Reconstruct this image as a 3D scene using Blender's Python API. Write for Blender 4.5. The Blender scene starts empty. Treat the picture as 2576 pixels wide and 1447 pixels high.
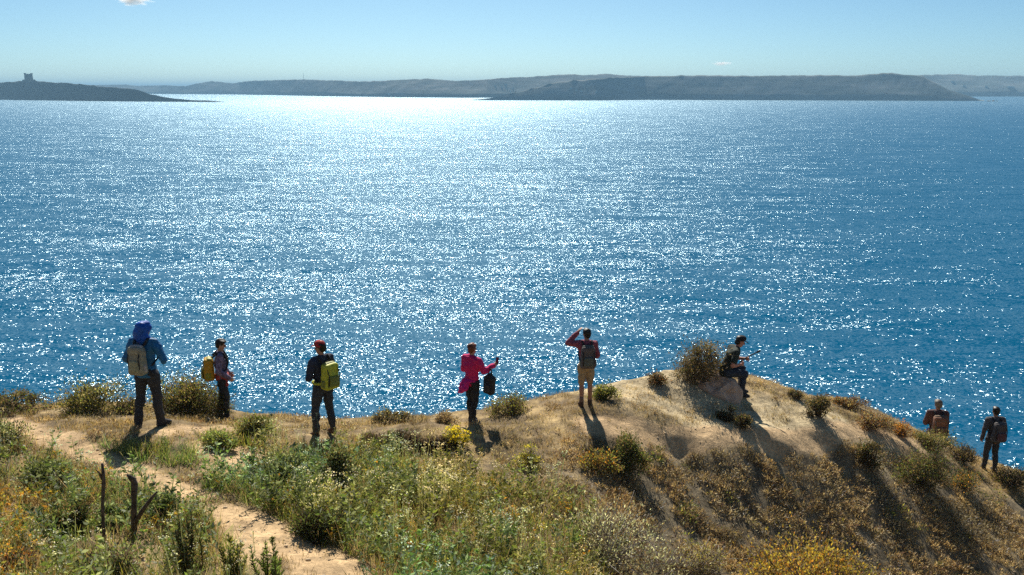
import bpy, bmesh, math, random
import numpy as np
from mathutils import Vector, Matrix

R = math.radians
scene = bpy.context.scene
rng = np.random.default_rng(7)
random.seed(7)

# ------------------------------------------------------------------ camera
CAMZ = 40.0
F = 2230.0                      # focal length in units of a 2576 px wide frame
CX, CY = 1288.0, 723.5
PITCH = math.atan((CY - 222.0) / F)
cam_d = bpy.data.cameras.new('camera')
cam = bpy.data.objects.new('camera', cam_d)
scene.collection.objects.link(cam)
cam.location = (0, 0, CAMZ)
cam.rotation_euler = (math.pi / 2 - PITCH, 0, 0)
cam_d.sensor_width = 36.0
cam_d.lens = 36.0 * F / 2576.0
cam_d.clip_start = 0.1
cam_d.clip_end = 120000.0
scene.camera = cam

# ------------------------------------------------------------------ sky, sun, exposure
SUN_EL, SUN_AZ = 40.0, -7.0
world = bpy.data.worlds.new('World')
scene.world = world
world.use_nodes = True
wn, wl = world.node_tree.nodes, world.node_tree.links
bg = wn['Background']
sky = wn.new('ShaderNodeTexSky')
sky.sky_type = 'NISHITA'
sky.sun_disc = False
sky.sun_elevation = R(SUN_EL)
sky.sun_rotation = R(SUN_AZ)
sky.altitude = 40
sky.air_density = 0.6
sky.dust_density = 0.5
sky.ozone_density = 9.0
tint = wn.new('ShaderNodeMix'); tint.data_type = 'RGBA'; tint.blend_type = 'MULTIPLY'
tint.inputs[0].default_value = 1.0
tint.inputs[7].default_value = (0.96, 1.06, 0.865, 1)
wl.new(sky.outputs[0], tint.inputs[6])
wl.new(tint.outputs[2], bg.inputs[0])
bg.inputs[1].default_value = 0.071
sun_d = bpy.data.lights.new('sun', 'SUN')
sun = bpy.data.objects.new('sun', sun_d)
scene.collection.objects.link(sun)
sdir = Vector((math.sin(R(SUN_AZ)) * math.cos(R(SUN_EL)), math.cos(R(SUN_AZ)) * math.cos(R(SUN_EL)), math.sin(R(SUN_EL))))
sun.rotation_euler = (-sdir).to_track_quat('-Z', 'Y').to_euler()
sun.location = (0, 30, 90)
sun_d.energy = 5.0
sun_d.angle = R(0.53)
sun_d.color = (1.0, 0.93, 0.82)
scene.view_settings.view_transform = 'Standard'
scene.view_settings.look = 'None'
scene.view_settings.exposure = 0.62
scene.view_settings.gamma = 1.0
scene.cycles.use_denoising = False
scene.cycles.max_bounces = 8
scene.cycles.transparent_max_bounces = 8
scene.cycles.volume_bounces = 0
scene.cycles.caustics_reflective = False
scene.cycles.caustics_refractive = False
scene.cycles.sample_clamp_indirect = 2.0
scene.cycles.sample_clamp_direct = 30.0

# ------------------------------------------------------------------ helpers
COL = scene.collection

def tag(o, label=None, cat=None, group=None, kind=None):
    if label: o['label'] = label
    if cat: o['category'] = cat
    if group: o['group'] = group
    if kind: o['kind'] = kind
    return o

def link(name, me, parent=None):
    o = bpy.data.objects.new(name, me)
    COL.objects.link(o)
    if parent is not None:
        o.parent = parent
    return o

def empty(name, loc=(0, 0, 0), rz=0.0):
    o = bpy.data.objects.new(name, None)
    o.empty_display_size = 0.2
    COL.objects.link(o)
    o.location = loc
    o.rotation_euler = (0, 0, rz)
    return o

def mesh_np(name, verts, faces, col=None, smooth=False, mat=None):
    """verts (n,3); faces (m,k) all with k corners"""
    verts = np.asarray(verts, dtype=np.float32); faces = np.asarray(faces, dtype=np.int32)
    me = bpy.data.meshes.new(name)
    me.vertices.add(len(verts)); me.vertices.foreach_set('co', verts.ravel())
    k = faces.shape[1]
    me.loops.add(faces.size); me.loops.foreach_set('vertex_index', faces.ravel())
    me.polygons.add(len(faces))
    me.polygons.foreach_set('loop_start', np.arange(0, faces.size, k, dtype=np.int32))
    try:
        me.polygons.foreach_set('loop_total', np.full(len(faces), k, dtype=np.int32))
    except Exception:
        pass
    if smooth:
        me.polygons.foreach_set('use_smooth', np.ones(len(faces), dtype=bool))
    me.update(calc_edges=True)
    if col is not None:
        a = me.color_attributes.new('Col', 'FLOAT_COLOR', 'POINT')
        c = np.ones((len(verts), 4), dtype=np.float32); c[:, :3] = col
        a.data.foreach_set('color', c.ravel())
    if mat: me.materials.append(mat)
    return me

# value noise --------------------------------------------------------
def _hash(ix, iy, s):
    h = (ix.astype(np.int64) * 374761393 + iy.astype(np.int64) * 668265263 + s * 974634777) & 0x7fffffff
    h = ((h ^ (h >> 13)) * 1274126177) & 0x7fffffff
    h = h ^ (h >> 16)
    return (h & 0xffff) / 65535.0

def vnoise(x, y, s=0):
    x = np.asarray(x, float); y = np.asarray(y, float)
    ix = np.floor(x).astype(np.int64); iy = np.floor(y).astype(np.int64)
    fx = x - ix; fy = y - iy
    fx = fx * fx * (3 - 2 * fx); fy = fy * fy * (3 - 2 * fy)
    a = _hash(ix, iy, s); b = _hash(ix + 1, iy, s); c = _hash(ix, iy + 1, s); d = _hash(ix + 1, iy + 1, s)
    return (a * (1 - fx) + b * fx) * (1 - fy) + (c * (1 - fx) + d * fx) * fy - 0.5

def fbm(x, y, sc, octv=4, s=0, gain=0.5):
    t = 0; a = 1.0; f = 1.0 / sc
    for o in range(octv):
        t = t + a * vnoise(x * f + 17.3 * o, y * f - 9.1 * o, s + o); a *= gain; f *= 2.03
    return t

def sstep(a, b, x):
    t = np.clip((x - a) / (b - a), 0, 1)
    return t * t * (3 - 2 * t)

# rays ---------------------------------------------------------------
cp, sp = math.cos(PITCH), math.sin(PITCH)
def ray(px, py):
    u = (px - CX) / F; v = (CY - py) / F
    return np.array([u, cp + v * sp, -sp + v * cp])      # x right, y forward, z up

def at(px, py, d):
    """the point at forward distance d (world y) seen at px,py of the 2576 frame"""
    r = ray(px, py); k = d / r[1]
    return np.array([r[0] * k, d, CAMZ + r[2] * k])

# ------------------------------------------------------------------ procedural materials
def new_mat(name):
    m = bpy.data.materials.new(name); m.use_nodes = True
    nt = m.node_tree; b = nt.nodes['Principled BSDF']
    return m, nt, b

def N(nt, t, **kw):
    n = nt.nodes.new(t)
    for k, v in kw.items(): setattr(n, k, v)
    return n

def mat_leaf(name, trans=0.5, rough=0.6, tcol=(1.0, 1.0, 0.55), spec=0.3):
    m, nt, b = new_mat(name)
    at_ = N(nt, 'ShaderNodeAttribute', attribute_name='Col')
    b.inputs['Roughness'].default_value = rough
    b.inputs['Specular IOR Level'].default_value = spec
    nt.links.new(at_.outputs['Color'], b.inputs['Base Color'])
    tr = N(nt, 'ShaderNodeBsdfTranslucent')
    mu = N(nt, 'ShaderNodeMix', data_type='RGBA', blend_type='MULTIPLY'); mu.inputs[0].default_value = 1
    mu.inputs[7].default_value = (*tcol, 1)
    nt.links.new(at_.outputs['Color'], mu.inputs[6]); nt.links.new(mu.outputs[2], tr.inputs['Color'])
    mx = N(nt, 'ShaderNodeMixShader'); mx.inputs[0].default_value = trans
    nt.links.new(b.outputs[0], mx.inputs[1]); nt.links.new(tr.outputs[0], mx.inputs[2])
    nt.links.new(mx.outputs[0], nt.nodes['Material Output'].inputs[0])
    return m

def mat_noise(name, c1, c2, scale=8.0, rough=0.8, bump=0.0, detail=5, spec=0.3, sheen=0.0, dist=0.02):
    m, nt, b = new_mat(name)
    tc = N(nt, 'ShaderNodeTexCoord')
    nz = N(nt, 'ShaderNodeTexNoise'); nz.inputs['Scale'].default_value = scale; nz.inputs['Detail'].default_value = detail
    nt.links.new(tc.outputs['Object'], nz.inputs['Vector'])
    rp = N(nt, 'ShaderNodeValToRGB')
    rp.color_ramp.elements[0].position = 0.35; rp.color_ramp.elements[1].position = 0.65
    rp.color_ramp.elements[0].color = (*c1, 1); rp.color_ramp.elements[1].color = (*c2, 1)
    nt.links.new(nz.outputs['Fac'], rp.inputs[0]); nt.links.new(rp.outputs[0], b.inputs['Base Color'])
    b.inputs['Roughness'].default_value = rough
    b.inputs['Specular IOR Level'].default_value = spec
    if bump:
        bp = N(nt, 'ShaderNodeBump'); bp.inputs['Strength'].default_value = bump; bp.inputs['Distance'].default_value = dist
        nt.links.new(nz.outputs['Fac'], bp.inputs['Height']); nt.links.new(bp.outputs[0], b.inputs['Normal'])
    return m

LEAF = mat_leaf('leaf')
DRY = mat_leaf('dry_leaf', trans=0.35, rough=0.8, tcol=(1, 0.85, 0.55))
PETAL = mat_leaf('petal', trans=0.5, rough=0.6, tcol=(1, 1, 0.8))
BARK = mat_noise('bark', (0.055, 0.038, 0.026), (0.16, 0.115, 0.08), 25, 0.9, 0.6)
TWIG = mat_noise('twig', (0.07, 0.05, 0.035), (0.17, 0.13, 0.10), 30, 0.9)
PALE_TWIG = mat_noise('pale_twig', (0.22, 0.19, 0.17), (0.38, 0.34, 0.30), 30, 0.9)

# ------------------------------------------------------------------ near terrain
P = []          # control points x, y, z
def cpt(px, py, d): P.append(at(px, py, d))
def cw(x, y, h): P.append(np.array([x, y, CAMZ - h]))
for t in [(0,1030,15.3),(150,1032,15.3),(300,1042,15.0),(360,1076,13.4),(565,1060,15.8),(700,1066,15.8),(815,1100,14.5),
          (900,1072,16.0),(1000,1062,16.4),(1185,1065,16.5),(1330,1046,16.9),(1475,1022,17.2),(1600,987,18.4),(1680,966,19.0),(1740,963,19.2),
          (1850,990,19.4),(1960,988,20.0),(2060,1010,20.6),(2180,1026,21.2),(2290,1082,21.2),(2400,1134,21.2),
          (2480,1186,21.2),(2576,1200,21.4),
          (1500,1100,15.9),(1700,1100,17.0),(1950,1095,17.6),(2100,1096,18.5),(2250,1114,19.6),(2400,1186,20.0),
          (1020,1090,15.3),(1020,1128,14.95),(1130,1130,14.9),(1130,1094,15.25),(920,1124,14.7),
          (0,1120,13.0),(0,1250,11.0),(0,1447,8.6),(220,1140,12.3),(430,1230,11.0),(620,1300,10.2),(850,1420,8.9),
          (300,1447,8.5),(620,1447,8.5),(700,1180,12.6),(900,1250,11.8),(1100,1350,10.6),(1200,1447,9.8),
          (1300,1250,12.6),(1400,1400,11.2),(1185,1160,14.3),(1300,1180,14.4),(1500,1250,13.7),(1550,1447,12.3),
          (1620,1300,14.2),(1750,1205,16.1),(1950,1200,16.72),(1950,1305,15.75),(1950,1447,14.45),(1800,1447,13.6),
          (2100,1447,15.0),(2300,1300,17.3),(2250,1180,18.7),(2450,1300,18.4),(2576,1300,19.2),(2400,1447,16.2),
          (2576,1447,16.8),(2350,1230,18.5),(1700,1146,16.70),(1950,1144,17.28),(2100,1142,18.15),(1570,1156,15.72),(1850,1098,17.3),(1600,1103,16.4),(1740,1044,18.1),(1900,1046,18.55)]:
    cpt(*t)
for t in [(4.5,12.5,8.35),(2.5,9.0,7.1),(6,8,7.6),(8,13,9.6),(13,15,10.8),(14.5,19,10.9),(0,0,1.7),(-6,0,1.6),(6,0,2.6),(0,3.5,3.6),
          (-5,5,3.95),(0,6.5,4.75),(5,4,4.9),(-10,4,3.6),(0,-7,0.6),(-10,-7,0.6),(10,-7,2.0),(12,5,6.5),(-10,12,5.3),(-12,15.5,5.7),
          (-12,19,6.0),(-5,20,6.5),(0,21,6.7),(4,23,6.7),(8,25,8.6),(12.5,25,10.2),(14.5,22,10.5)]:
    cw(*t)
P = np.array(P)
def _tps(r2):
    return np.where(r2 > 1e-12, 0.5 * r2 * np.log(np.maximum(r2, 1e-12)), 0.0)
n_ = len(P)
_A = np.zeros((n_ + 3, n_ + 3))
_d2 = ((P[:, None, :2] - P[None, :, :2]) ** 2).sum(-1)
_A[:n_, :n_] = _tps(_d2) + np.eye(n_) * 0.02
_A[:n_, n_] = 1; _A[:n_, n_ + 1:] = P[:, :2]; _A[n_, :n_] = 1; _A[n_ + 1:, :n_] = P[:, :2].T
_w = np.linalg.solve(_A, np.concatenate([P[:, 2], [0, 0, 0]]))

def rbf(x, y):
    sh = x.shape; q = np.stack([x.ravel(), y.ravel()], -1); out = np.empty(len(q))
    for i in range(0, len(q), 20000):
        c = q[i:i + 20000]
        d2 = ((c[:, None, :] - P[None, :, :2]) ** 2).sum(-1)
        out[i:i + 20000] = _tps(d2) @ _w[:n_] + _w[n_] + c @ _w[n_ + 1:]
    return out.reshape(sh)

CREST = [at(px, 1060, d)[:2] for px, d in [(-400,15.8),(0,16.1),(300,16.3),(480,16.7),(565,16.7),(700,16.6),(815,16.6),(1000,17.1),(1185,17.3),(1330,17.6),
         (1475,18.2),(1600,19.1),(1740,20.0),(1850,20.7),(1960,20.8),(2060,21.3),(2180,22.0),(2290,22.1),(2400,22.1),(2480,22.1),(2576,22.4),(2900,23.5)]]
CRX = np.array([c[0] for c in CREST]); CRY = np.array([c[1] for c in CREST])

def terrain(x, y, fine=True):
    x = np.atleast_1d(np.asarray(x, float)); y = np.atleast_1d(np.asarray(y, float))
    xc = np.clip(x, -12, 14); yc = np.clip(y, -7, 25)
    z = rbf(xc, yc)
    z = z - 0.04 * np.abs(x - xc) + 0.05 * np.clip(yc - y, 0, 30)
    cr = np.interp(x, CRX, CRY) + 0.5 * fbm(x, x * 0, 2.2, 2, 51)
    t = np.maximum(0, y - cr)
    z = z - (0.75 * t + 0.30 * np.minimum(t, 6) ** 2 + np.maximum(0, t - 6) * 1.6)
    if fine:
        far = 1 + 3 * sstep(1, 12, t)
        z = z + 0.10 * far * fbm(x, y, 1.6, 3, 3) + 0.055 * fbm(x, y, 0.35, 3, 11)
    return np.maximum(z, -3.0 + 0.2 * fbm(x, y, 3, 2, 5))

def tz(x, y): return float(terrain(x, y)[0])

def hit(px, py, d0=7.0, d1=30.0):
    r = ray(px, py); ds = np.linspace(d0, d1, 700); k = ds / r[1]
    zz = CAMZ + r[2] * k; tt = terrain(r[0] * k, ds)
    i = np.where(zz <= tt)[0]
    i = i[0] if len(i) else int(np.argmin(zz - tt))
    return np.array([r[0] * k[i], ds[i], tt[i]])

def seglist(n, lo, hi, ext, m):
    a = np.linspace(lo, hi, n)
    g = np.geomspace(0.15, ext, m)
    return np.concatenate([(lo - g)[::-1], a, hi + g])
gx = seglist(330, -11.5, 14.5, 60, 26)
gy = np.concatenate([-(np.geomspace(0.3, 30, 14))[::-1] + 3.0, np.linspace(3.0, 7.8, 30)[1:], np.linspace(7.9, 24, 250), 24 + np.geomspace(0.1, 50, 40)])
GX, GY = np.meshgrid(gx, gy)
GZ = terrain(GX.ravel(), GY.ravel()).reshape(GX.shape)
nx, ny = len(gx), len(gy)
idx = np.arange(nx * ny).reshape(ny, nx)
gfaces = np.stack([idx[:-1, :-1], idx[:-1, 1:], idx[1:, 1:], idx[1:, :-1]], -1).reshape(-1, 4)
gv = np.stack([GX, GY, GZ], -1).reshape(-1, 3)

# footpath and bare-earth areas (traced on the ground)
def trace(pts): return np.array([hit(*p)[:2] for p in pts])
PATHS = [(trace([(20,1062),(110,1088),(220,1140),(330,1185),(430,1228),(480,1248)]), 0.24),
         (trace([(640,1312),(720,1352),(810,1402),(880,1445)]), 0.26),
         (trace([(400,1085),(500,1080),(600,1092)]), 0.22),
         (trace([(540,1135),(620,1150),(560,1190)]), 0.30),
         (trace([(740,1345),(780,1400),(800,1447)]), 0.3),
         (trace([(560,1280),(610,1330),(640,1400)]), 0.25),
         (trace([(1480,1070),(1700,1100),(1950,1096),(2080,1100),(2180,1085),(2260,1110),(2340,1140)]), 0.28)]
def path_dist(x, y):
    best = np.full(x.shape, 9.0)
    for pts, w in PATHS:
        for a, b in zip(pts[:-1], pts[1:]):
            ab = b - a; L = (ab ** 2).sum()
            t = np.clip(((x - a[0]) * ab[0] + (y - a[1]) * ab[1]) / L, 0, 1)
            d = np.hypot(x - a[0] - t * ab[0], y - a[1] - t * ab[1]) / w
            best = np.minimum(best, d)
    return best
def path_mask(x, y):
    return 1 - sstep(0.65, 1.35, path_dist(x, y) + 0.8 * fbm(x, y, 0.5, 3, 31))
MOUND = hit(1720, 1010)
def clay_mask(x, y):
    """bare pale clay on the top of the mound"""
    d = np.hypot((x - MOUND[0] - 0.2) / 3.2, (y - MOUND[1] - 0.1) / 1.7)
    d2 = np.hypot((x - hit_r[0]) / 2.4, (y - hit_r[1]) / 1.0)
    return np.maximum(1 - sstep(0.55, 1.1, d + 0.5 * fbm(x, y, 0.8, 3, 41)), 1 - sstep(0.5, 1.1, d2 + 0.5 * fbm(x, y, 0.7, 3, 43)))
hit_r = hit(2120, 1075)
# scrub-covered bank on the near side of the rim
RIM = trace([(1240,1150),(1330,1125),(1480,1112),(1700,1116),(1950,1112),(2100,1114),(2250,1126),(2330,1166),(2450,1236),(2576,1262)])
RIM = RIM[np.argsort(RIM[:, 0])]
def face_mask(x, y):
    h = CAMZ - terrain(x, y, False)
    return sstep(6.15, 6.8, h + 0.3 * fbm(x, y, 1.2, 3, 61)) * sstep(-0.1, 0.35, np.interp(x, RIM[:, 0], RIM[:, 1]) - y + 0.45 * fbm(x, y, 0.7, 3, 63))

xs, ys = gv[:, 0], gv[:, 1]
pm = path_mask(xs, ys)[:, None]; cm = clay_mask(xs, ys)[:, None]; fm = face_mask(xs, ys)[:, None]
mot = (fbm(xs, ys, 0.9, 4, 71) + 0.5)[:, None]; mot2 = (fbm(xs, ys, 0.16, 3, 77) + 0.5)[:, None]
soil = np.array([0.16, 0.115, 0.065]) * (0.55 + 0.9 * mot)
drygrass = np.array([0.38, 0.27, 0.125]) * (0.6 + 0.7 * mot)
base = soil * (1 - np.clip(mot2 * 1.3 - 0.3, 0, 1)) + drygrass * np.clip(mot2 * 1.3 - 0.3, 0, 1)
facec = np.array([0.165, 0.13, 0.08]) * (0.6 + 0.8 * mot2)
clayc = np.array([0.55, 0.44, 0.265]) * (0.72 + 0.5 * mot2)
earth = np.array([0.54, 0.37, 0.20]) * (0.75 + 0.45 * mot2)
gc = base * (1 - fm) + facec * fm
gc = gc * (1 - 0.8 * cm) + clayc * 0.8 * cm
gc = gc * (1 - 0.9 * pm) + earth * 0.9 * pm
cliff = sstep(0.6, 3, ys - np.interp(xs, CRX, CRY))[:, None]
gc = gc * (1 - cliff) + np.array([0.36, 0.28, 0.19]) * (0.6 + 0.7 * mot) * cliff

def mat_ground():
    m, nt, b = new_mat('hillside_earth')
    a = N(nt, 'ShaderNodeAttribute', attribute_name='Col')
    tc = N(nt, 'ShaderNodeTexCoord')
    n1 = N(nt, 'ShaderNodeTexNoise'); n1.inputs['Scale'].default_value = 14; n1.inputs['Detail'].default_value = 8; n1.inputs['Roughness'].default_value = 0.7
    nt.links.new(tc.outputs['Object'], n1.inputs['Vector'])
    mr = N(nt, 'ShaderNodeMapRange'); mr.inputs[1].default_value = 0.3; mr.inputs[2].default_value = 0.7; mr.inputs[3].default_value = 0.6; mr.inputs[4].default_value = 1.35
    nt.links.new(n1.outputs['Fac'], mr.inputs[0])
    mx = N(nt, 'ShaderNodeVectorMath', operation='SCALE')
    nt.links.new(a.outputs['Color'], mx.inputs[0]); nt.links.new(mr.outputs[0], mx.inputs['Scale'])
    nt.links.new(mx.outputs[0], b.inputs['Base Color'])
    n3 = N(nt, 'ShaderNodeTexNoise'); n3.inputs['Scale'].default_value = 5; n3.inputs['Detail'].default_value = 10; n3.inputs['Roughness'].default_value = 0.75; n3.inputs['Distortion'].default_value = 0.6
    nt.links.new(tc.outputs['Object'], n3.inputs['Vector'])
    ad = n3
    bp = N(nt, 'ShaderNodeBump'); bp.inputs['Strength'].default_value = 0.7; bp.inputs['Distance'].default_value = 0.07
    nt.links.new(ad.outputs[0], bp.inputs['Height']); nt.links.new(bp.outputs[0], b.inputs['Normal'])
    b.inputs['Roughness'].default_value = 0.95; b.inputs['Specular IOR Level'].default_value = 0.15
    return m
gc = gc * np.array([1.09, 1.11, 1.14])
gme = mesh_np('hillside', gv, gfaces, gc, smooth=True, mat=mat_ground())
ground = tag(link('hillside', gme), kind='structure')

# ------------------------------------------------------------------ sea
def mat_sea():
    m, nt, b = new_mat('sea_water')
    nt.nodes.remove(b)
    body = N(nt, 'ShaderNodeBsdfDiffuse'); body.inputs['Color'].default_value = (0.0005, 0.077, 0.162, 1)
    gl = N(nt, 'ShaderNodeBsdfGlossy', distribution='GGX'); gl.inputs['Color'].default_value = (0.66, 0.88, 1.0, 1)
    fr = N(nt, 'ShaderNodeFresnel'); fr.inputs['IOR'].default_value = 1.33
    fm_ = N(nt, 'ShaderNodeMath', operation='MULTIPLY'); fm_.inputs[1].default_value = 0.60; nt.links.new(fr.outputs[0], fm_.inputs[0])
    mix = N(nt, 'ShaderNodeMixShader'); nt.links.new(fm_.outputs[0], mix.inputs[0]); nt.links.new(body.outputs[0], mix.inputs[1]); nt.links.new(gl.outputs[0], mix.inputs[2])
    nt.links.new(mix.outputs[0], nt.nodes['Material Output'].inputs[0])
    geo = N(nt, 'ShaderNodeNewGeometry')
    acc = None
    for sc, rot, k, det, ani in ((2.0, 12, 1.75, 1.5, 0.75), (0.55, 5, 1.05, 1.5, 0.6), (0.13, -20, 0.75, 2.0, 0.28), (0.03, 10, 0.3, 2.0, 0.35)):
        mp = N(nt, 'ShaderNodeMapping'); mp.inputs['Rotation'].default_value = (0, 0, R(rot)); mp.inputs['Scale'].default_value = (sc * ani, sc, sc)
        nz = N(nt, 'ShaderNodeTexNoise', noise_dimensions='2D'); nz.inputs['Scale'].default_value = 1.0
        nz.inputs['Detail'].default_value = det; nz.inputs['Roughness'].default_value = 0.55
        nt.links.new(geo.outputs['Position'], mp.inputs['Vector']); nt.links.new(mp.outputs[0], nz.inputs['Vector'])
        sb = N(nt, 'ShaderNodeVectorMath', operation='SUBTRACT'); sb.inputs[1].default_value = (0.5, 0.5, 0.5)
        nt.links.new(nz.outputs['Color'], sb.inputs[0])
        ml = N(nt, 'ShaderNodeVectorMath', operation='MULTIPLY'); ml.inputs[1].default_value = (k, k, 0)
        nt.links.new(sb.outputs[0], ml.inputs[0])
        if acc is None: acc = ml
        else:
            ad = N(nt, 'ShaderNodeVectorMath', operation='ADD')
            nt.links.new(acc.outputs[0], ad.inputs[0]); nt.links.new(ml.outputs[0], ad.inputs[1]); acc = ad
    # wind lanes and slicks: the ripples are stronger in some lanes than in others
    mp = N(nt, 'ShaderNodeMapping'); mp.inputs['Rotation'].default_value = (0, 0, R(-28)); mp.inputs['Scale'].default_value = (0.012, 0.05, 0.02)
    nz = N(nt, 'ShaderNodeTexNoise', noise_dimensions='2D'); nz.inputs['Scale'].default_value = 1.0; nz.inputs['Detail'].default_value = 4
    nt.links.new(geo.outputs['Position'], mp.inputs['Vector']); nt.links.new(mp.outputs[0], nz.inputs['Vector'])
    lr = N(nt, 'ShaderNodeMapRange'); lr.inputs[1].default_value = 0.3; lr.inputs[2].default_value = 0.7; lr.inputs[3].default_value = 0.92; lr.inputs[4].default_value = 1.28
    nt.links.new(nz.outputs['Fac'], lr.inputs[0])
    sc_ = N(nt, 'ShaderNodeVectorMath', operation='SCALE'); nt.links.new(acc.outputs[0], sc_.inputs[0]); nt.links.new(lr.outputs[0], sc_.inputs['Scale'])
    ad = N(nt, 'ShaderNodeVectorMath', operation='ADD'); ad.inputs[1].default_value = (0, 0, 1)
    nt.links.new(sc_.outputs[0], ad.inputs[0])
    nm = N(nt, 'ShaderNodeVectorMath', operation='NORMALIZE')
    nt.links.new(ad.outputs[0], nm.inputs[0]); nt.links.new(nm.outputs[0], gl.inputs['Normal']); nt.links.new(nm.outputs[0], fr.inputs['Normal'])
    # ripples too small to be drawn singly: rougher water farther out from the shore
    sx = N(nt, 'ShaderNodeSeparateXYZ'); nt.links.new(geo.outputs['Position'], sx.inputs[0])
    mr = N(nt, 'ShaderNodeMapRange'); mr.inputs[1].default_value = 150; mr.inputs[2].default_value = 2500
    mr.inputs[3].default_value = 0.18; mr.inputs[4].default_value = 0.36
    nt.links.new(sx.outputs['Y'], mr.inputs[0]); nt.links.new(mr.outputs[0], gl.inputs['Roughness'])
    return m
SEA = 24000.0
sea = tag(link('sea', mesh_np('sea', [(-SEA, -SEA, 0), (SEA, -SEA, 0), (SEA, SEA, 0), (-SEA, SEA, 0)], [(0, 1, 2, 3)], mat=mat_sea())), kind='structure')

# ------------------------------------------------------------------ far coasts
def mat_land(name, c1, c2, c3):
    m, nt, b = new_mat(name)
    geo = N(nt, 'ShaderNodeNewGeometry')
    n1 = N(nt, 'ShaderNodeTexNoise'); n1.inputs['Scale'].default_value = 0.012; n1.inputs['Detail'].default_value = 8; n1.inputs['Roughness'].default_value = 0.65
    mp = N(nt, 'ShaderNodeMapping'); mp.inputs['Scale'].default_value = (0.5, 1, 6)
    nt.links.new(geo.outputs['Position'], mp.inputs['Vector']); nt.links.new(mp.outputs[0], n1.inputs['Vector'])
    rp = N(nt, 'ShaderNodeValToRGB'); e = rp.color_ramp.elements
    e[0].position = 0.36; e[0].color = (*c1, 1); e[1].position = 0.66; e[1].color = (*c3, 1)
    k = e.new(0.52); k.color = (*c2, 1)
    nt.links.new(n1.outputs['Fac'], rp.inputs[0]); nt.links.new(rp.outputs[0], b.inputs['Base Color'])
    b.inputs['Roughness'].default_value = 0.95; b.inputs['Specular IOR Level'].default_value = 0.1
    return m

def land(name, top, shore, W, back, mat, noise=6.0, seed=1, rows=12, step=2.5, power=1.5, cliffy=0.25, skyline=3.0, steep=1.0):
    px = np.arange(top[0][0], top[-1][0] + 0.1, step)
    ty = np.interp(px, [t[0] for t in top], [t[1] for t in top])
    sy = np.interp(px, [t[0] for t in shore], [t[1] for t in shore])
    rs = np.array([ray(a, c) for a, c in zip(px, sy)]); rt = np.array([ray(a, c) for a, c in zip(px, ty)]); rh = np.array([ray(a, 222) for a in px])
    ds = (CAMZ / -rs[:, 2] * rs[:, 1])[:, None]; sl = (rt[:, 2] / rt[:, 1])[:, None]; hx = (rh[:, 0] / rh[:, 1])[:, None]
    W = np.clip((CAMZ + sl * (ds + W)) * steep, 8, W)          # low ends are as steep as the rest
    H = np.maximum(0.6, CAMZ + sl * (ds + W))
    t = (np.arange(rows + 1) / rows)[None, :]
    d = ds + W * t; x = hx * d
    z = H * (cliffy * sstep(0, 0.10, t) + (1 - cliffy) * (1 - (1 - t) ** power))
    z = z + noise * fbm(x, d, 160, 4, seed) * np.sin(np.pi * t) * np.minimum(1, H / 30) + 0.6 * vnoise(x / 14, d / 14, seed + 3) * np.minimum(1, H / 20)
    z = np.minimum(z, CAMZ + sl * d - 0.2)          # the ridge, not the slope, makes the skyline
    z[:, 0] = -1.5
    z[:, -1] = (H[:, 0] + skyline * fbm(x[:, -1], x[:, -1] * 0, 30, 3, seed + 5) * np.minimum(1, H[:, 0] / 25))
    t2 = (np.arange(1, 5) / 4)[None, :]; d2 = ds + W + back * t2
    V = np.concatenate([np.stack([x, d, z], -1), np.stack([hx * d2, d2, H * (1 - t2) ** 1.3 - 1.5 * t2], -1)], 1)
    m_, k_ = V.shape[:2]
    id_ = np.arange(m_ * k_).reshape(m_, k_)
    f = np.stack([id_[:-1, :-1], id_[1:, :-1], id_[1:, 1:], id_[:-1, 1:]], -1).reshape(-1, 4)
    o = link(name, mesh_np(name, V.reshape(-1, 3), f, smooth=True, mat=mat))
    o['kind'] = 'structure'
    return o, V, px
ML1 = mat_land('garigue_near', (0.02, 0.028, 0.024), (0.034, 0.04, 0.032), (0.06, 0.058, 0.048))
ML2 = mat_land('garigue', (0.07, 0.10, 0.095), (0.13, 0.15, 0.14), (0.26, 0.26, 0.24))
ML3 = mat_land('limestone_garigue_lightened', (0.12, 0.16, 0.155), (0.20, 0.23, 0.215), (0.33, 0.335, 0.31))  # limestone scrub, lightened and cooled: haze over shaded slopes put into the colour
land('headland_tower', [(-700,214),(-300,203),(-60,209),(0,208),(34,206),(49,203),(104,204),(130,208),(169,209),(224,214),(286,219.6),(325,223),(351,229),(375,236),(403,243),(437,248),(479,252),(521,252.6),(562,256.6)],
     [(-700,250),(0,251),(260,254.8),(390,256),(562,257.3)], 62, 160, ML1, seed=11, noise=4, power=1.0, cliffy=0.08)
land('coast_far', [(-500,214),(273,214),(312,212.6),(351,216),(417,215),(469,217),(495,210.5),(534,204),(568,208),(589,210),(625,204),(671,202.6),(718,201),(764,200),(847,202.5),(890,205.4),(970,203.4),(1019,200.5),(1076,198),(1148,203.4),(1205,201.7),(1262,196.8),(1317,194),(1389,189.6),(1435,186.8),(1475,189),(1527,186),(1575,190),(1640,193),(1700,198),(1760,206)],
     [(-500,236),(400,236.5),(604,238),(804,242),(976,244.6),(1148,246),(1225,246),(1300,245),(2000,244)], 240, 900, ML2, seed=21, rows=18, noise=9, cliffy=0.1, power=1.0, steep=1.7)
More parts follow.
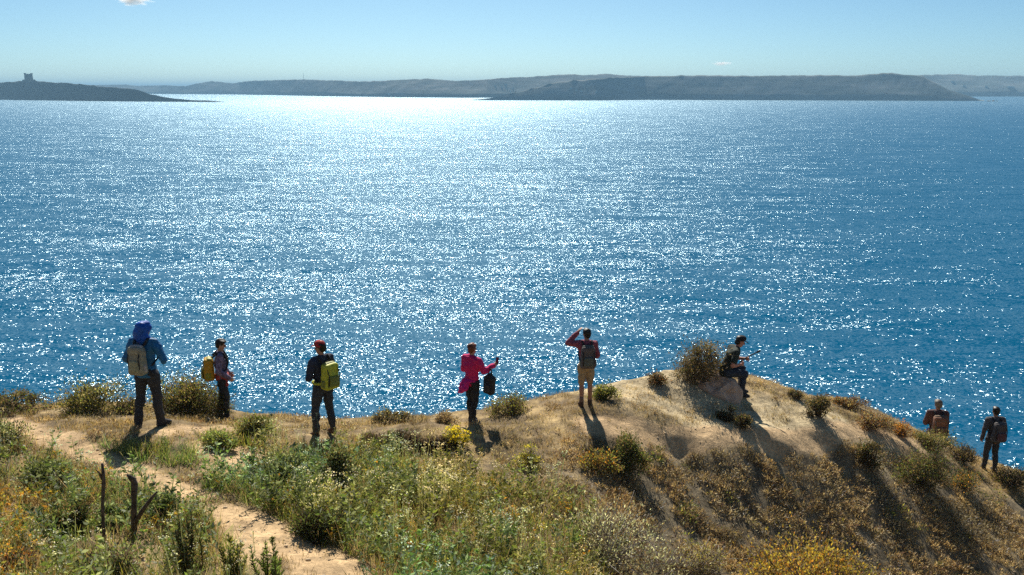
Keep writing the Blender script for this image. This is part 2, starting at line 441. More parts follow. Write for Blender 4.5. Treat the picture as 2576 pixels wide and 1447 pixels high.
land('headland_flat', [(1190,252),(1240,246),(1300,233),(1350,220),(1403,206),(1490,199),(1575,192.5),(1650,191),(1733,190),(1827,189),(1847,190.6),(1970,189.8),(2141,189),(2190,186.7),(2239,183.6),(2276,187.4),(2320,191.6),(2327,196.5),(2345,206),(2362,215),(2385,224),(2411,233),(2450,245),(2472,252.6),(2480,253.6)],
     [(1190,252.6),(1500,253),(1620,251.4),(2000,252.6),(2480,254.2)], 120, 500, ML3, seed=31, rows=16, noise=6, cliffy=0.08, power=1.0, steep=1.12)
land('coast_right', [(2240,192),(2322,188.4),(2398,186.7),(2460,190),(2576,191),(2750,188),(3200,196)], [(2240,243),(2576,243),(3200,242)], 260, 900, ML3, seed=41, rows=16, noise=9, cliffy=0.1, power=1.0, steep=1.7)

def sea_at(px, py):
    r = ray(px, py); k = CAMZ / -r[2]
    return np.array([r[0] * k, r[1] * k, 0.0])

# -------- generic small mesh helpers (bmesh)
def bm_box(bm, c, s, rz=0.0, taper=1.0):
    vs = []
    for dz in (-1, 1):
        k = taper if dz > 0 else 1.0
        for dx, dy in ((-1, -1), (1, -1), (1, 1), (-1, 1)):
            x, y = dx * s[0] / 2 * k, dy * s[1] / 2 * k
            xr = x * math.cos(rz) - y * math.sin(rz); yr = x * math.sin(rz) + y * math.cos(rz)
            vs.append(bm.verts.new((c[0] + xr, c[1] + yr, c[2] + dz * s[2] / 2)))
    for f in ((3, 2, 1, 0), (4, 5, 6, 7), (0, 1, 5, 4), (1, 2, 6, 5), (2, 3, 7, 6), (3, 0, 4, 7)):
        bm.faces.new([vs[i] for i in f])

def bm_obj(name, bm, mat, parent=None, smooth=False, bevel=0.0):
    if bevel:
        bmesh.ops.bevel(bm, geom=bm.edges[:], offset=bevel, segments=2, affect='EDGES', clamp_overlap=True)
    me = bpy.data.meshes.new(name); bm.to_mesh(me); bm.free()
    me.materials.append(mat)
    if smooth:
        for p in me.polygons: p.use_smooth = True
    return link(name, me, parent)

def tube_np(pts, radii, k=6):
    """tapered tube through pts; returns verts, quad faces (closed by collapsing)"""
    pts = np.asarray(pts, float); n = len(pts); V = []
    for i in range(n):
        t = pts[min(i + 1, n - 1)] - pts[max(i - 1, 0)]; t = t / (np.linalg.norm(t) + 1e-9)
        a = np.cross(t, [0.3, 0.9, 0.1] if abs(t[1]) < 0.9 else [1, 0, 0]); a /= np.linalg.norm(a); b = np.cross(t, a)
        for j in range(k):
            an = 2 * math.pi * j / k
            V.append(pts[i] + radii[i] * (a * math.cos(an) + b * math.sin(an)))
    V.append(pts[0]); V.append(pts[-1]); f = []
    for i in range(n - 1):
        for j in range(k):
            f.append((i * k + j, i * k + (j + 1) % k, (i + 1) * k + (j + 1) % k, (i + 1) * k + j))
    return np.array(V), f, [(n * k, (j + 1) % k, j) for j in range(k)] + [(n * k + 1, (n - 1) * k + j, (n - 1) * k + (j + 1) % k) for j in range(k)]

def tubes_obj(name, tubes, mat, parent=None, k=6):
    V, Fq = [], []
    o = 0
    for pts, rad in tubes:
        v, q, t = tube_np(pts, rad, k)
        V.append(v); Fq += [tuple(i + o for i in f) for f in q] + [tuple(i + o for i in f) for f in t]
        o += len(v)
    me = bpy.data.meshes.new(name); me.from_pydata(np.concatenate(V).tolist(), [], Fq); me.update()
    for p in me.polygons: p.use_smooth = True
    me.materials.append(mat)
    return link(name, me, parent)

# watchtower on the left headland
STONE = mat_noise('tower_stone', (0.20, 0.16, 0.11), (0.30, 0.25, 0.17), 0.4, 0.95)
DARK = mat_noise('dark_opening', (0.02, 0.02, 0.02), (0.035, 0.03, 0.03), 1.0, 0.9)
shore_d = sea_at(73, 251.8)[1]
td = shore_d + 62
tp = at(73, 203.5, td)
ppm = F / (td * 1.0)                      # px per metre (2576 frame) at the tower
wpx = lambda n: n / ppm
tower = empty('watchtower', (tp[0], tp[1], tp[2] - 4), -math.atan2(tp[0], tp[1])); tower.scale = (1.0, 1.0, 0.95)
tag(tower, 'square stone watchtower with corner turrets on the left headland', 'tower')
bm = bmesh.new(); bm_box(bm, (0, 0, 4), (wpx(34), wpx(34), 9), taper=0.78); bm_obj('plinth', bm, STONE, tower)
bm = bmesh.new(); bm_box(bm, (0, 0, 8 + wpx(7)), (wpx(19), wpx(19), wpx(14)), taper=0.93); bm_obj('wall', bm, STONE, tower)
bm = bmesh.new(); bm_box(bm, (0, 0, 8.2 + wpx(14)), (wpx(19.4), wpx(19.4), 1.4)); bm_obj('cornice', bm, STONE, tower)
for sx_ in (-1, 1):
    for sy_ in (-1, 1):
        bm = bmesh.new(); bm_box(bm, (sx_ * wpx(7.2), sy_ * wpx(7.2), 8.9 + wpx(15.0)), (wpx(4.6), wpx(4.6), wpx(2.0)), taper=0.95)
        bm_obj('turret', bm, STONE, tower)
for sx_ in (-1, 1):
    bm = bmesh.new(); bm_box(bm, (sx_ * wpx(4), -wpx(9.2), 8 + wpx(9)), (wpx(1.6), wpx(1.2), wpx(2.2))); bm_obj('window', bm, DARK, tower)
bm = bmesh.new(); bm_box(bm, (0, -wpx(9.4), 8 + wpx(3)), (wpx(2), wpx(1.4), wpx(3.6))); bm_obj('door', bm, DARK, tower)

# pale houses on the far slopes
WHITE = mat_noise('limestone_render', (0.62, 0.58, 0.50), (0.80, 0.77, 0.70), 0.3, 0.9)
ROOFM = mat_noise('flat_roof', (0.5, 0.47, 0.42), (0.6, 0.57, 0.5), 0.3, 0.9)
dg = bpy.context.evaluated_depsgraph_get()
def drop(px, py):
    r = ray(px, py); v = Vector(r).normalized()
    dg.update()
    ok, loc, nor, i_, ob, m_ = scene.ray_cast(dg, Vector((0, 0, CAMZ)) + v * 400, v, distance=30000)
    return loc if ok else None
def house(px, py, w, h, label, group):
    p = drop(px, py)
    if p is None or p.z < 1: return
    k = p.y / F
    e = empty('house', (p.x, p.y, p.z - 3), random.uniform(-0.3, 0.3)); tag(e, label, 'house', group)
    W_, H_ = w * k, h * k
    bm = bmesh.new(); bm_box(bm, (0, 0, 1.5 + H_ / 2), (W_, W_ * 0.7, H_ + 3)); bm_obj('wall', bm, WHITE, e)
    bm = bmesh.new(); bm_box(bm, (0, 0, 3.3 + H_), (W_ * 1.03, W_ * 0.73, 0.6)); bm_obj('roof', bm, ROOFM, e)
    for s in (-0.28, 0.05, 0.3):
        bm = bmesh.new(); bm_box(bm, (s * W_, -W_ * 0.35, 3 + H_ * 0.5), (W_ * 0.09, 0.4, H_ * 0.35)); bm_obj('window', bm, DARK, e)
ORD = ['leftmost', 'second from the left', 'third from the left', 'fourth from the left', 'fifth from the left']
def row(spots, what, group):
    for i, (px, py, w, h) in enumerate(sorted(spots)):
        house(px, py, w, h, what % (ORD[i] if i < len(spots) - 1 else 'rightmost'), group)
row([(1246,216,5,1.6),(1262,219,4,2.2),(1272,213,7,1.4),(1290,222,4,1.5),(1283,229,4,1.6)], 'pale house high on the far slope, %s of its cluster', 'houses on the far slope')
row([(1436,223,6,2),(1450,227,5,1.6),(1462,229,6,1.6),(1476,221,4,1.6),(1500,232,5,1.6)], 'pale house at the foot of the flat headland, %s of five', 'houses by the water')
row([(660,232,9,1.3),(980,237,7,1.4),(1012,236,5,1.4)], 'low pale house along the far bay shore, %s of three', 'houses on the bay shore')
row([(2396,206,8,1.5),(2480,218,7,1.4),(2540,219,18,1.3),(2424,216,6,1.3)], 'pale building on the hazy coast at the right edge, %s of four', 'buildings on the right coast')
mp_ = at(764, 200, sea_at(764, 241)[1] + 150)
mast = tag(tubes_obj('radio_mast', [([(0, 0, -4), (0, 0, 18), (0, 0, 38)], [1.1, 0.8, 0.4])], DARK), 'thin radio mast on the skyline of the far hills', 'mast')
mast.location = mp_

# islets off the right headland's tip
ROCK = mat_noise('rock', (0.10, 0.085, 0.065), (0.24, 0.20, 0.15), 0.5, 0.95)
def rock_mesh(name, r, seed, sub=2, mat=None):
    bm = bmesh.new(); bmesh.ops.create_icosphere(bm, subdivisions=sub, radius=1.0)
    rr = random.Random(seed); ph = [rr.uniform(0, 9) for _ in range(6)]
    for v in bm.verts:
        c = v.co.copy()
        k = 1 + 0.22 * math.sin(3.1 * c.x + ph[0]) * math.cos(2.7 * c.y + ph[1]) + 0.13 * math.sin(6.3 * c.z + ph[2]) * math.sin(5.1 * c.x + ph[3]) + rr.uniform(-0.06, 0.06)
        v.co = Vector((c.x * r[0], c.y * r[1], c.z * r[2])) * k
    me = bpy.data.meshes.new(name); bm.to_mesh(me); bm.free(); me.materials.append(mat or ROCK)
    return me
for i, (px, w, h) in enumerate([(2487, 9, 2.2), (2499, 7, 2.8), (2508, 5, 1.6)]):
    p = sea_at(px, 255.2); k = p[1] / F
    o = link('islet_rock', rock_mesh('islet_rock', (w * k / 2, w * k / 2, h * k), 5 + i)); o.location = p
    tag(o, ['low dark islet rock nearest the flat headland tip', 'tallest dark islet rock off the flat headland tip', 'smallest dark islet rock, farthest off the flat headland tip'][i], 'rock')
# ------------------------------------------------------------------ vegetation tools
def tfast(x, y):
    x = np.clip(x, gx[0], gx[-1] - 1e-6); y = np.clip(y, gy[0], gy[-1] - 1e-6)
    i = np.clip(np.searchsorted(gx, x) - 1, 0, nx - 2); j = np.clip(np.searchsorted(gy, y) - 1, 0, ny - 2)
    u = (x - gx[i]) / (gx[i + 1] - gx[i]); v = (y - gy[j]) / (gy[j + 1] - gy[j])
    return (GZ[j, i] * (1 - u) + GZ[j, i + 1] * u) * (1 - v) + (GZ[j + 1, i] * (1 - u) + GZ[j + 1, i + 1] * u) * v

def proj(x, y, z):
    zc = y * cp - (z - CAMZ) * sp
    return CX + F * x / zc, CY - F * (y * sp + (z - CAMZ) * cp) / zc, zc

def inpoly(px, py, poly):
    c = np.zeros(px.shape, bool); n = len(poly)
    for i in range(n):
        x1, y1 = poly[i]; x2, y2 = poly[(i + 1) % n]
        m = ((y1 > py) != (y2 > py)) & (px < (x2 - x1) * (py - y1) / ((y2 - y1) + 1e-9) + x1)
        c ^= m
    return c

def unit(v): return v / (np.linalg.norm(v, axis=-1, keepdims=True) + 1e-9)

def leafq(c, d, L, W, g=rng):
    """rhombic leaves: base c, direction d, length L, width W -> (n,4,3)"""
    n = len(c); d = unit(d); s = unit(np.cross(d, g.normal(size=(n, 3))))
    L = np.broadcast_to(np.asarray(L, float), (n,))[:, None]; W = np.broadcast_to(np.asarray(W, float), (n,))[:, None]
    mid = c + d * L * 0.45
    return np.stack([c, mid + s * W / 2, c + d * L, mid - s * W / 2], 1)

def bladeq(c, d, L, W, g=rng):
    n = len(c); d = unit(d); s = unit(np.cross(d, np.concatenate([g.normal(size=(n, 2)), np.zeros((n, 1))], 1)))
    L = np.broadcast_to(np.asarray(L, float), (n,))[:, None]; W = np.broadcast_to(np.asarray(W, float), (n,))[:, None]
    t = c + d * L + np.array([0, 0, -0.15]) * L * g.random((n, 1))
    return np.stack([c - s * W / 2, c + s * W / 2, t + s * W * 0.12, t - s * W * 0.12], 1)

def cmix(cols, n, g=rng, jit=0.25, w=None):
    cols = np.array(cols) * 1.15; i = g.choice(len(cols), n, p=w)
    return cols[i] * (1 + jit * (g.random((n, 1)) * 2 - 1))

def obj_quads(name, Q, C, mat, parent=None):
    Q = np.concatenate(Q); C = np.concatenate(C)
    V = Q.reshape(-1, 3); f = np.arange(len(V)).reshape(-1, 4)
    return link(name, mesh_np(name, V, f, np.repeat(C, 4, 0), mat=mat), parent)

# archetypes: (k,4,3) quads and (k,3) colours around the origin, unit scale in metres
def a_tuft(g, nb, h, spread, cols, w=0.009):
    c = np.concatenate([g.normal(size=(nb, 2)) * spread * 0.35, np.zeros((nb, 1)) - 0.02], 1)
    d = np.concatenate([g.normal(size=(nb, 2)) * 0.38, np.ones((nb, 1))], 1)
    return bladeq(c, d, h * (0.5 + 0.7 * g.random(nb)), w, g), cmix(cols, nb, g)

def a_herb(g, h, ns, nl, cols, leaf=0.045, lw=0.018, flower=None, nf=0, spread=0.35, fl=0.016):
    Q, C = [], []
    for s in range(ns):
        top = np.array([g.normal() * spread * h, g.normal() * spread * h, h * (0.7 + 0.4 * g.random())])
        b = np.array([g.normal() * 0.03, g.normal() * 0.03, -0.03]); n = 3
        c = b + (top - b) * np.linspace(0, 0.67, n)[:, None]
        Q.append(bladeq(c, np.tile(top - b, (n, 1)) + g.normal(size=(n, 3)) * 0.02, np.linalg.norm(top - b) / 2.6, 0.009, g)); C.append(cmix([cols[0]], n, g) * 0.9)
        t = g.random(nl) ** 0.8
        c = b + (top - b) * t[:, None]
        d = np.concatenate([g.normal(size=(nl, 2)), 0.35 + 0.5 * g.random((nl, 1))], 1)
        Q.append(leafq(c, d, leaf * (0.6 + 0.8 * g.random(nl)), lw * (0.7 + 0.6 * g.random(nl)), g)); C.append(cmix(cols, nl, g))
        if flower is not None and nf:
            c = top + g.normal(size=(nf, 3)) * np.array([0.035, 0.035, 0.012])
            d = np.concatenate([g.normal(size=(nf, 2)), 0.3 * g.normal(size=(nf, 1))], 1)
            Q.append(leafq(c, d, fl * (0.7 + 0.6 * g.random(nf)), fl * 0.9, g)); C.append(cmix([flower], nf, g, 0.12))
    return np.concatenate(Q), np.concatenate(C)

def a_cushion(g, r, h, n, cols, leaf=0.04, lw=0.014):
    a = g.random(n) * 2 * math.pi; e = g.random(n) ** 0.7 * math.pi / 2
    rr = 0.45 + 0.55 * g.random(n)
    d = np.stack([np.cos(a) * np.sin(e), np.sin(a) * np.sin(e), np.cos(e)], 1)
    c = d * rr[:, None] * np.array([r, r, h]) - np.array([0, 0, 0.02])
    shade = 1.0
    return leafq(c, d + 0.7 * g.normal(size=(n, 3)), leaf * (0.6 + 0.9 * g.random(n)), lw, g), cmix(cols, n, g, 0.35) * shade

def hue_patch(xy):
    a = fbm(xy[:, 0], xy[:, 1], 0.9, 3, 301)[:, None]; b = fbm(xy[:, 0], xy[:, 1], 0.5, 2, 311)[:, None]
    return (1 + 0.5 * b) * np.concatenate([1 + 0.55 * a, 1 + 0 * a, 1 - 0.3 * a], 1)

def dry_patch(xy):
    a = fbm(xy[:, 0], xy[:, 1], 0.9, 3, 301)[:, None]; b = fbm(xy[:, 0], xy[:, 1], 0.5, 2, 311)[:, None]
    return (1 + 0.7 * b) * np.concatenate([1 + 0.14 * a, 1 + 0 * a, 1 - 0.25 * a], 1)

def scatter(name, xy, arch, smin, smax, mat, tintf=None, kind_label=None, lean=0.0):
    """xy (n,2) world points; arch list of (Q,C)"""
    n = len(xy); z = tfast(xy[:, 0], xy[:, 1]); which = rng.integers(0, len(arch), n)
    QQ, CC = [], []
    for a in range(len(arch)):
        m = which == a
        if not m.any(): continue
        Q, C = arch[a]; k = m.sum()
        th = rng.random(k) * 2 * math.pi; s = smin + (smax - smin) * rng.random(k)
        co, si = np.cos(th) * s, np.sin(th) * s
        X = Q[None, ..., 0] * co[:, None, None] - Q[None, ..., 1] * si[:, None, None] + xy[m, 0][:, None, None]
        Y = Q[None, ..., 0] * si[:, None, None] + Q[None, ..., 1] * co[:, None, None] + xy[m, 1][:, None, None]
        Z = Q[None, ..., 2] * (s * (0.8 + 0.4 * rng.random(k)))[:, None, None] + z[m][:, None, None]
        QQ.append(np.stack([X, Y, Z], -1).reshape(-1, 4, 3))
        t = (0.75 + 0.5 * rng.random((k, 1, 1))) if tintf is None else tintf(xy[m])[:, None, :] * (0.8 + 0.4 * rng.random((k, 1, 1)))
        CC.append((C[None] * t).reshape(-1, 3))
    o = obj_quads(name, QQ, CC, mat)
    tag(o, kind_label[0], kind_label[1], kind='stuff')
    return o

# palettes (reflectance)
G_MID = (0.155, 0.185, 0.06); G_YEL = (0.34, 0.31, 0.085); G_GREY = (0.30, 0.32, 0.21); G_DARK = (0.065, 0.085, 0.035)
G_FRESH = (0.20, 0.28, 0.075)
TAN = (0.44, 0.355, 0.20); STRAW = (0.58, 0.48, 0.28); BROWN = (0.22, 0.15, 0.08); RUST = (0.36, 0.15, 0.05); PURP = (0.17, 0.115, 0.11); DKB = (0.085, 0.06, 0.045)
ORANGE = (0.52, 0.24, 0.05); GOLD = (0.55, 0.36, 0.06); YELLOW = (0.88, 0.68, 0.03); CREAM = (0.82, 0.80, 0.66); GREYT = (0.42, 0.38, 0.33)

# candidate ground points in view, more of them close by
nC = 500000
cx_ = rng.uniform(-12.5, 18, nC); cy_ = rng.uniform(7.6, 23.6, nC)
cz_ = tfast(cx_, cy_)
qx, qy, qz = proj(cx_, cy_, cz_)
okv = (qx > -260) & (qx < 3100) & (qy < 1620) & (cy_ < np.interp(cx_, CRX, CRY) + 1.2)
XY = np.stack([cx_, cy_], 1)[okv]; QX = qx[okv]; QY = qy[okv]
PMm = path_mask(XY[:, 0], XY[:, 1]); CMm = clay_mask(XY[:, 0], XY[:, 1]); FMm = face_mask(XY[:, 0], XY[:, 1])
PATCH = fbm(XY[:, 0], XY[:, 1], 1.1, 3, 91) + 0.5; PATCH2 = fbm(XY[:, 0], XY[:, 1], 0.45, 3, 97) + 0.5
RND = rng.random(len(XY))
DENS = nC / (30.5 * 16.0)             # candidates per square metre

Z_WEED = [(500,1225),(560,1175),(640,1130),(700,1115),(860,1128),(940,1155),(1080,1160),(1180,1205),(1400,1240),(1500,1300),(1520,1480),(1560,1640),(900,1640),(900,1447),(830,1360),(700,1300),(590,1255)]
Z_LEFT = [(-200,1110),(60,1120),(190,1180),(380,1250),(520,1300),(600,1360),(660,1447),(700,1640),(-200,1640)]
Z_HERBPATCH = [(255,1118),(400,1120),(480,1128),(500,1170),(430,1175),(280,1158)]
Z_CREST_L = [(500,1100),(560,1095),(620,1075),(680,1070),(690,1115),(600,1145),(520,1140)]
weed = inpoly(QX, QY, Z_WEED); left = inpoly(QX, QY, Z_LEFT); hp = inpoly(QX, QY, Z_HERBPATCH) | inpoly(QX, QY, Z_CREST_L)

NEARSTAKE = inpoly(QX, QY, [(235,1300),(300,1290),(420,1290),(430,1400),(380,1447),(230,1447)])
def pick(mask, per_m2, wt=1.0):
    return XY[mask & (RND < per_m2 / DENS * wt) & ~(NEARSTAKE & (RND > 0.25 * per_m2 / DENS))]
def reroll():
    global RND
    RND = rng.random(len(XY))

g = np.random.default_rng(21)
# short dry turf everywhere that is not bare
A = [a_tuft(g, 9, 0.075, 0.10, [TAN, STRAW, BROWN, G_YEL, GREYT], 0.007) for _ in range(6)]
scatter('dry_turf', pick(~weed & ~left, 210, np.clip(1.2 - 1.15 * PMm - 0.72 * CMm, 0, 1) * np.clip(PATCH2 * 2.2 - 0.45, 0.06, 1) * (1 - 0.25 * FMm)), A, 0.6, 1.5, DRY, dry_patch, ('short dry straw coloured turf on the cliff top', 'grass'))
reroll()
# green grass among weeds and in the left field
A = [a_tuft(g, 10, 0.20, 0.14, [G_MID, G_YEL, G_FRESH, G_FRESH, TAN], 0.009) for _ in range(5)]
scatter('green_grass', np.concatenate([pick(weed, 150, np.clip(1 - 1.2 * PMm, 0, 1) * np.clip(PATCH * 1.7, 0, 1)), pick(left, 120, np.clip(1 - 1.1 * PMm, 0, 1) * np.clip(PATCH * 1.6 - 0.2, 0, 1)), pick(hp, 110, np.clip(1 - PMm, 0, 1))]),
        A, 0.6, 1.5, LEAF, hue_patch, ('green grass tufts between the weeds and the path', 'grass'))
reroll()
A = [a_tuft(g, 9, 0.26, 0.16, [STRAW, TAN, TAN, BROWN], 0.007) for _ in range(5)]
scatter('straw_grass', np.concatenate([pick(left, 150, np.clip(1 - 1.2 * PMm, 0, 1) * np.clip(PATCH2 * 2 - 0.5, 0, 1)), pick(weed, 60, np.clip(1 - 1.2 * PMm, 0, 1))]), A, 0.6, 1.5, DRY, None, ('dry straw tufts in the left foreground', 'grass'))
reroll()
# leafy weeds of the centre
A = [a_herb(g, 0.34, 4, 16, [G_MID, G_GREY, G_FRESH, G_GREY, G_MID], 0.055, 0.022) for _ in range(6)] + [a_herb(g, 0.40, 3, 18, [G_MID, G_DARK, G_GREY], 0.055, 0.018) for _ in range(3)]
scatter('leafy_weeds', np.concatenate([pick(weed, 42, np.clip(1 - 1.3 * PMm, 0, 1) * np.clip(PATCH * 2 - 0.15, 0.2, 1)), pick(left, 17, np.clip(1 - 1.3 * PMm, 0, 1) * np.clip(PATCH * 2.2 - 0.5, 0, 1))]),
        A, 0.6, 1.5, LEAF, hue_patch, ('green leafy weeds covering the middle foreground', 'weeds'))
reroll()
scatter('low_weeds', pick(hp, 42, np.clip(1 - PMm, 0, 1)), A, 0.25, 0.6, LEAF, hue_patch, ('low green weeds beside the path near the two left hikers', 'weeds'))
reroll()
# tall umbel weeds, pale heads
A = [a_herb(g, 0.62, 2, 16, [G_GREY, G_MID, G_YEL], 0.045, 0.012, CREAM, 9, 0.16, 0.020) for _ in range(5)]
umb = inpoly(QX, QY, [(1080,1200),(1400,1235),(1500,1310),(1480,1447),(1200,1447),(1050,1300)])
scatter('flowering_weeds', np.concatenate([pick(weed & umb, 46, np.clip(PATCH * 2.2 - 0.4, 0, 1)), pick(weed & ~umb, 13.0, np.clip(1 - 1.4 * PMm, 0, 1) * np.clip(PATCH2 * 2 - 0.4, 0, 1)), pick(left, 6, np.clip(1 - 1.4 * PMm, 0, 1))]),
        A, 0.6, 1.1, LEAF, hue_patch, ('tall grey green weeds with pale flower heads', 'weeds'))
reroll()
# orange-yellow low spurge in the left field
org = inpoly(QX, QY, [(-200,1260),(60,1250),(150,1300),(160,1340),(90,1400),(120,1447),(-200,1640)])
A = [a_herb(g, 0.24, 5, 12, [GOLD, ORANGE, G_YEL, G_MID], 0.04, 0.022) for _ in range(4)]
scatter('orange_spurge', np.concatenate([pick(org, 45, np.clip(PATCH2 * 2 - 0.5, 0, 1)), pick(left & ~org, 8, np.clip(PATCH2 * 2 - 0.7, 0, 1) * (1 - PMm)), pick(weed, 4, 1 - PMm)]), A, 0.6, 1.3, LEAF, None, ('low orange and yellow leafed plants in the left foreground', 'ground cover'))
reroll()
# dead cushion scrub on the right slope
A = [a_cushion(g, 0.11, 0.085, 36, [BROWN, PURP, GREYT, TAN, (0.25, 0.2, 0.1), STRAW, TAN], 0.05, 0.014) for _ in range(6)] + [a_cushion(g, 0.09, 0.07, 32, [BROWN, TAN, STRAW, GREYT, (0.28, 0.24, 0.12)], 0.045, 0.013) for _ in range(4)]
scatter('dry_scrub', np.concatenate([pick(~weed & ~left, 130, FMm * np.clip(PATCH2 * 2.8 - 0.6, 0.15, 1) * (1 - PMm)), pick(~weed & ~left, 14.0, (1 - FMm) * (1 - 0.6 * CMm) * np.clip(PATCH2 * 3 - 1.2, 0, 1) * (1 - PMm))]),
        A, 0.6, 1.5, DRY, dry_patch, ('dry brown cushion scrub covering the right slope', 'scrub'))
reroll()
A = [a_cushion(g, 0.15, 0.15, 60, [G_DARK, G_MID, BROWN, G_YEL], 0.045, 0.018) for _ in range(5)]
scatter('green_scrub', np.concatenate([pick(~weed & ~left, 6, FMm * np.clip(PATCH * 3 - 1.4, 0, 1) * (1 - PMm)), pick(left, 8.0, np.clip(1 - 1.4 * PMm, 0, 1) * np.clip(PATCH2 * 2.5 - 0.8, 0, 1)), pick(weed, 7.0, np.clip(1 - 1.4 * PMm, 0, 1) * np.clip(PATCH2 * 2.5 - 0.8, 0, 1))]),
        A, 0.6, 1.5, LEAF, None, ('small dark green cushions dotted over the slopes', 'scrub'))
reroll()
# clods and pebbles on the bare earth
pc = np.concatenate([pick(PMm > 0.4, 26), pick((CMm > 0.3) & (PMm < 0.4), 9), pick(FMm > 0.3, 5)])
V_, F_, C_ = [], [], []
bmI = bmesh.new(); bmesh.ops.create_icosphere(bmI, subdivisions=1, radius=1.0)
iv = np.array([v.co[:] for v in bmI.verts]); it = np.array([[v.index for v in f.verts] for f in bmI.faces]); bmI.free()
for i, (x, y) in enumerate(pc):
    s = 0.006 + 0.022 * rng.random() ** 4
    v = iv * (1 + 0.3 * rng.normal(size=(len(iv), 1)) * 0.6) * s * np.array([1.2, 1.0, 0.65])
    V_.append(v + np.array([x, y, float(tfast(np.array([x]), np.array([y]))[0]) + s * 0.2])); F_.append(it + i * len(iv))
    C_.append(np.tile(np.array([0.52, 0.40, 0.26]) * (0.7 + 0.6 * rng.random()), (len(iv), 1)))
m_clod, nt_, b_ = new_mat('clod'); a_ = N(nt_, 'ShaderNodeAttribute', attribute_name='Col'); nt_.links.new(a_.outputs['Color'], b_.inputs['Base Color']); b_.inputs['Roughness'].default_value = 0.95
tag(link('pebbles', mesh_np('pebbles', np.concatenate(V_), np.concatenate(F_), np.concatenate(C_), mat=m_clod)), 'clods and pebbles lying on the bare earth', 'pebbles', kind='stuff')

# ------------------------------------------------------------------ shrubs, one object each
def shrub(name, label, px, py, wpx_, hpx, pal, n=1500, leaf=0.035, lw=0.016, mat=None, twig=None, depth=0.8, clumps=None, flower=None, nf=0, upright=0.2, bare=2, seed=0, cat='shrub', sink=0.0, d0=7.0, pos=None, fsz=0.03, group=None):
    g = np.random.default_rng(1000 + seed + int(px) * 7 + int(py))
    p = hit(px, py, d0) if pos is None else np.array(pos)
    zc = proj(*p)[2]; w = wpx_ * zc / F; h = hpx * zc / F / cp
    n = int(n * 1.5); leaf *= 1.25; lw *= 1.3
    e = empty(name, (p[0], p[1], p[2] - 0.03 - sink))
    tag(e, label, cat, group)
    K = clumps or max(9, int(12 + 12 * w))
    a = g.random(K) * 2 * math.pi; u = g.random(K) ** 0.5 * (0.75 + 0.4 * g.random(K))
    cxy = np.stack([np.cos(a) * u * w * 0.45, np.sin(a) * u * w * 0.45 * depth], 1)
    ch = h * np.sqrt(np.maximum(0.03, 1 - (np.minimum(u, 1) * 0.95) ** 2)) * (0.18 + 0.72 * g.random(K) ** 0.8)
    cc = np.concatenate([cxy, ch[:, None]], 1)
    csz = (0.09 + 0.15 * g.random(K)) * min(w, h * 1.6)
    # stems
    tb = []
    for k in range(K):
        b0 = np.array([g.normal() * 0.03, g.normal() * 0.03, -0.04])
        midp = (b0 + cc[k]) / 2 + np.array([g.normal(), g.normal(), 0]) * 0.06 * w + np.array([0, 0, 0.10 * h])
        tb.append(([b0, midp, cc[k]], [0.014, 0.009, 0.004]))
        for _ in range(2 + bare):
            t = cc[k] + g.normal(size=3) * csz[k] * 0.8 * np.array([1, 1, 0.8]) + np.array([0, 0, upright * csz[k]])
            tb.append(([cc[k] * 0.8 + midp * 0.2, (cc[k] + t) / 2 + g.normal(size=3) * 0.01, t], [0.007, 0.005, 0.0025]))
    tubes_obj('stem', tb, twig or TWIG, e, 4)
    # leaves
    i = g.integers(0, K, n)
    off = g.normal(size=(n, 3)) * 0.62
    c = cc[i] + off * csz[i][:, None] * np.array([1, 1, 0.85])
    # loose shoots reach past the clumps
    sh = g.random(n) < 0.14
    c[sh] += unit(off[sh] + np.array([0, 0, 0.7])) * (csz[i][sh] * 0.9 * g.random(sh.sum()))[:, None]
    c[:, 2] = np.where(c[:, 2] < 0.03, 0.03 + 0.25 * h * g.random(n), c[:, 2])
    d = unit(off) + g.normal(size=(n, 3)) * 0.5 + np.array([0, 0, 0.4 + upright])
    ctint = (0.65 + 0.7 * g.random((K, 1)))[i]
    C = cmix(pal, n, g) * ctint
    obj_quads('foliage', [leafq(c, d, leaf * (0.6 + 0.8 * g.random(n)), lw * (0.7 + 0.6 * g.random(n)), g)], [C], mat or LEAF, e)
    if flower is not None:
        i = g.integers(0, K, nf); o_ = unit(g.normal(size=(nf, 3))) * np.array([1, 1, 0.9]); o_[:, 2] = np.abs(o_[:, 2])
        c = cc[i] + o_ * csz[i][:, None] * 1.15
        fo = obj_quads('flowers', [leafq(c, g.normal(size=(nf, 3)), fsz * (0.6 + 0.7 * g.random(nf)), fsz * 0.8, g)], [cmix([flower], nf, g, 0.2)], PETAL, e); fo['kind'] = 'stuff'
    return e

OLV = [G_MID, G_DARK, BROWN, (0.14, 0.13, 0.05)]
BRN = [BROWN, PURP, DKB, (0.16, 0.13, 0.06), G_DARK]
S = shrub
S('shrub', 'low dark brown bush on the crest at the left edge', 25, 1035, 190, 48, BRN + [G_MID], 2600, twig=TWIG)
S('shrub', 'olive bush on the crest left of the hiker in blue', 240, 1036, 175, 80, OLV + [G_YEL, TAN], 4000)
S('shrub', 'low brown tuft on the crest just left of the blue hiker\'s legs', 320, 1040, 70, 45, BRN + [TAN], 900)
S('shrub', 'broad olive brown bush between the blue hiker and the hiker with the orange pack', 474, 1048, 165, 108, OLV + [G_YEL, PURP, BROWN], 7500, depth=0.6)
S('shrub', 'dark bush behind the legs of the hiker with the orange pack', 535, 1040, 100, 60, BRN + [G_MID], 2000, depth=0.4)
S('shrub', 'leafy green bush right of the hiker with the orange pack', 640, 1098, 80, 62, [G_MID, G_YEL, BROWN, G_GREY], 1800)
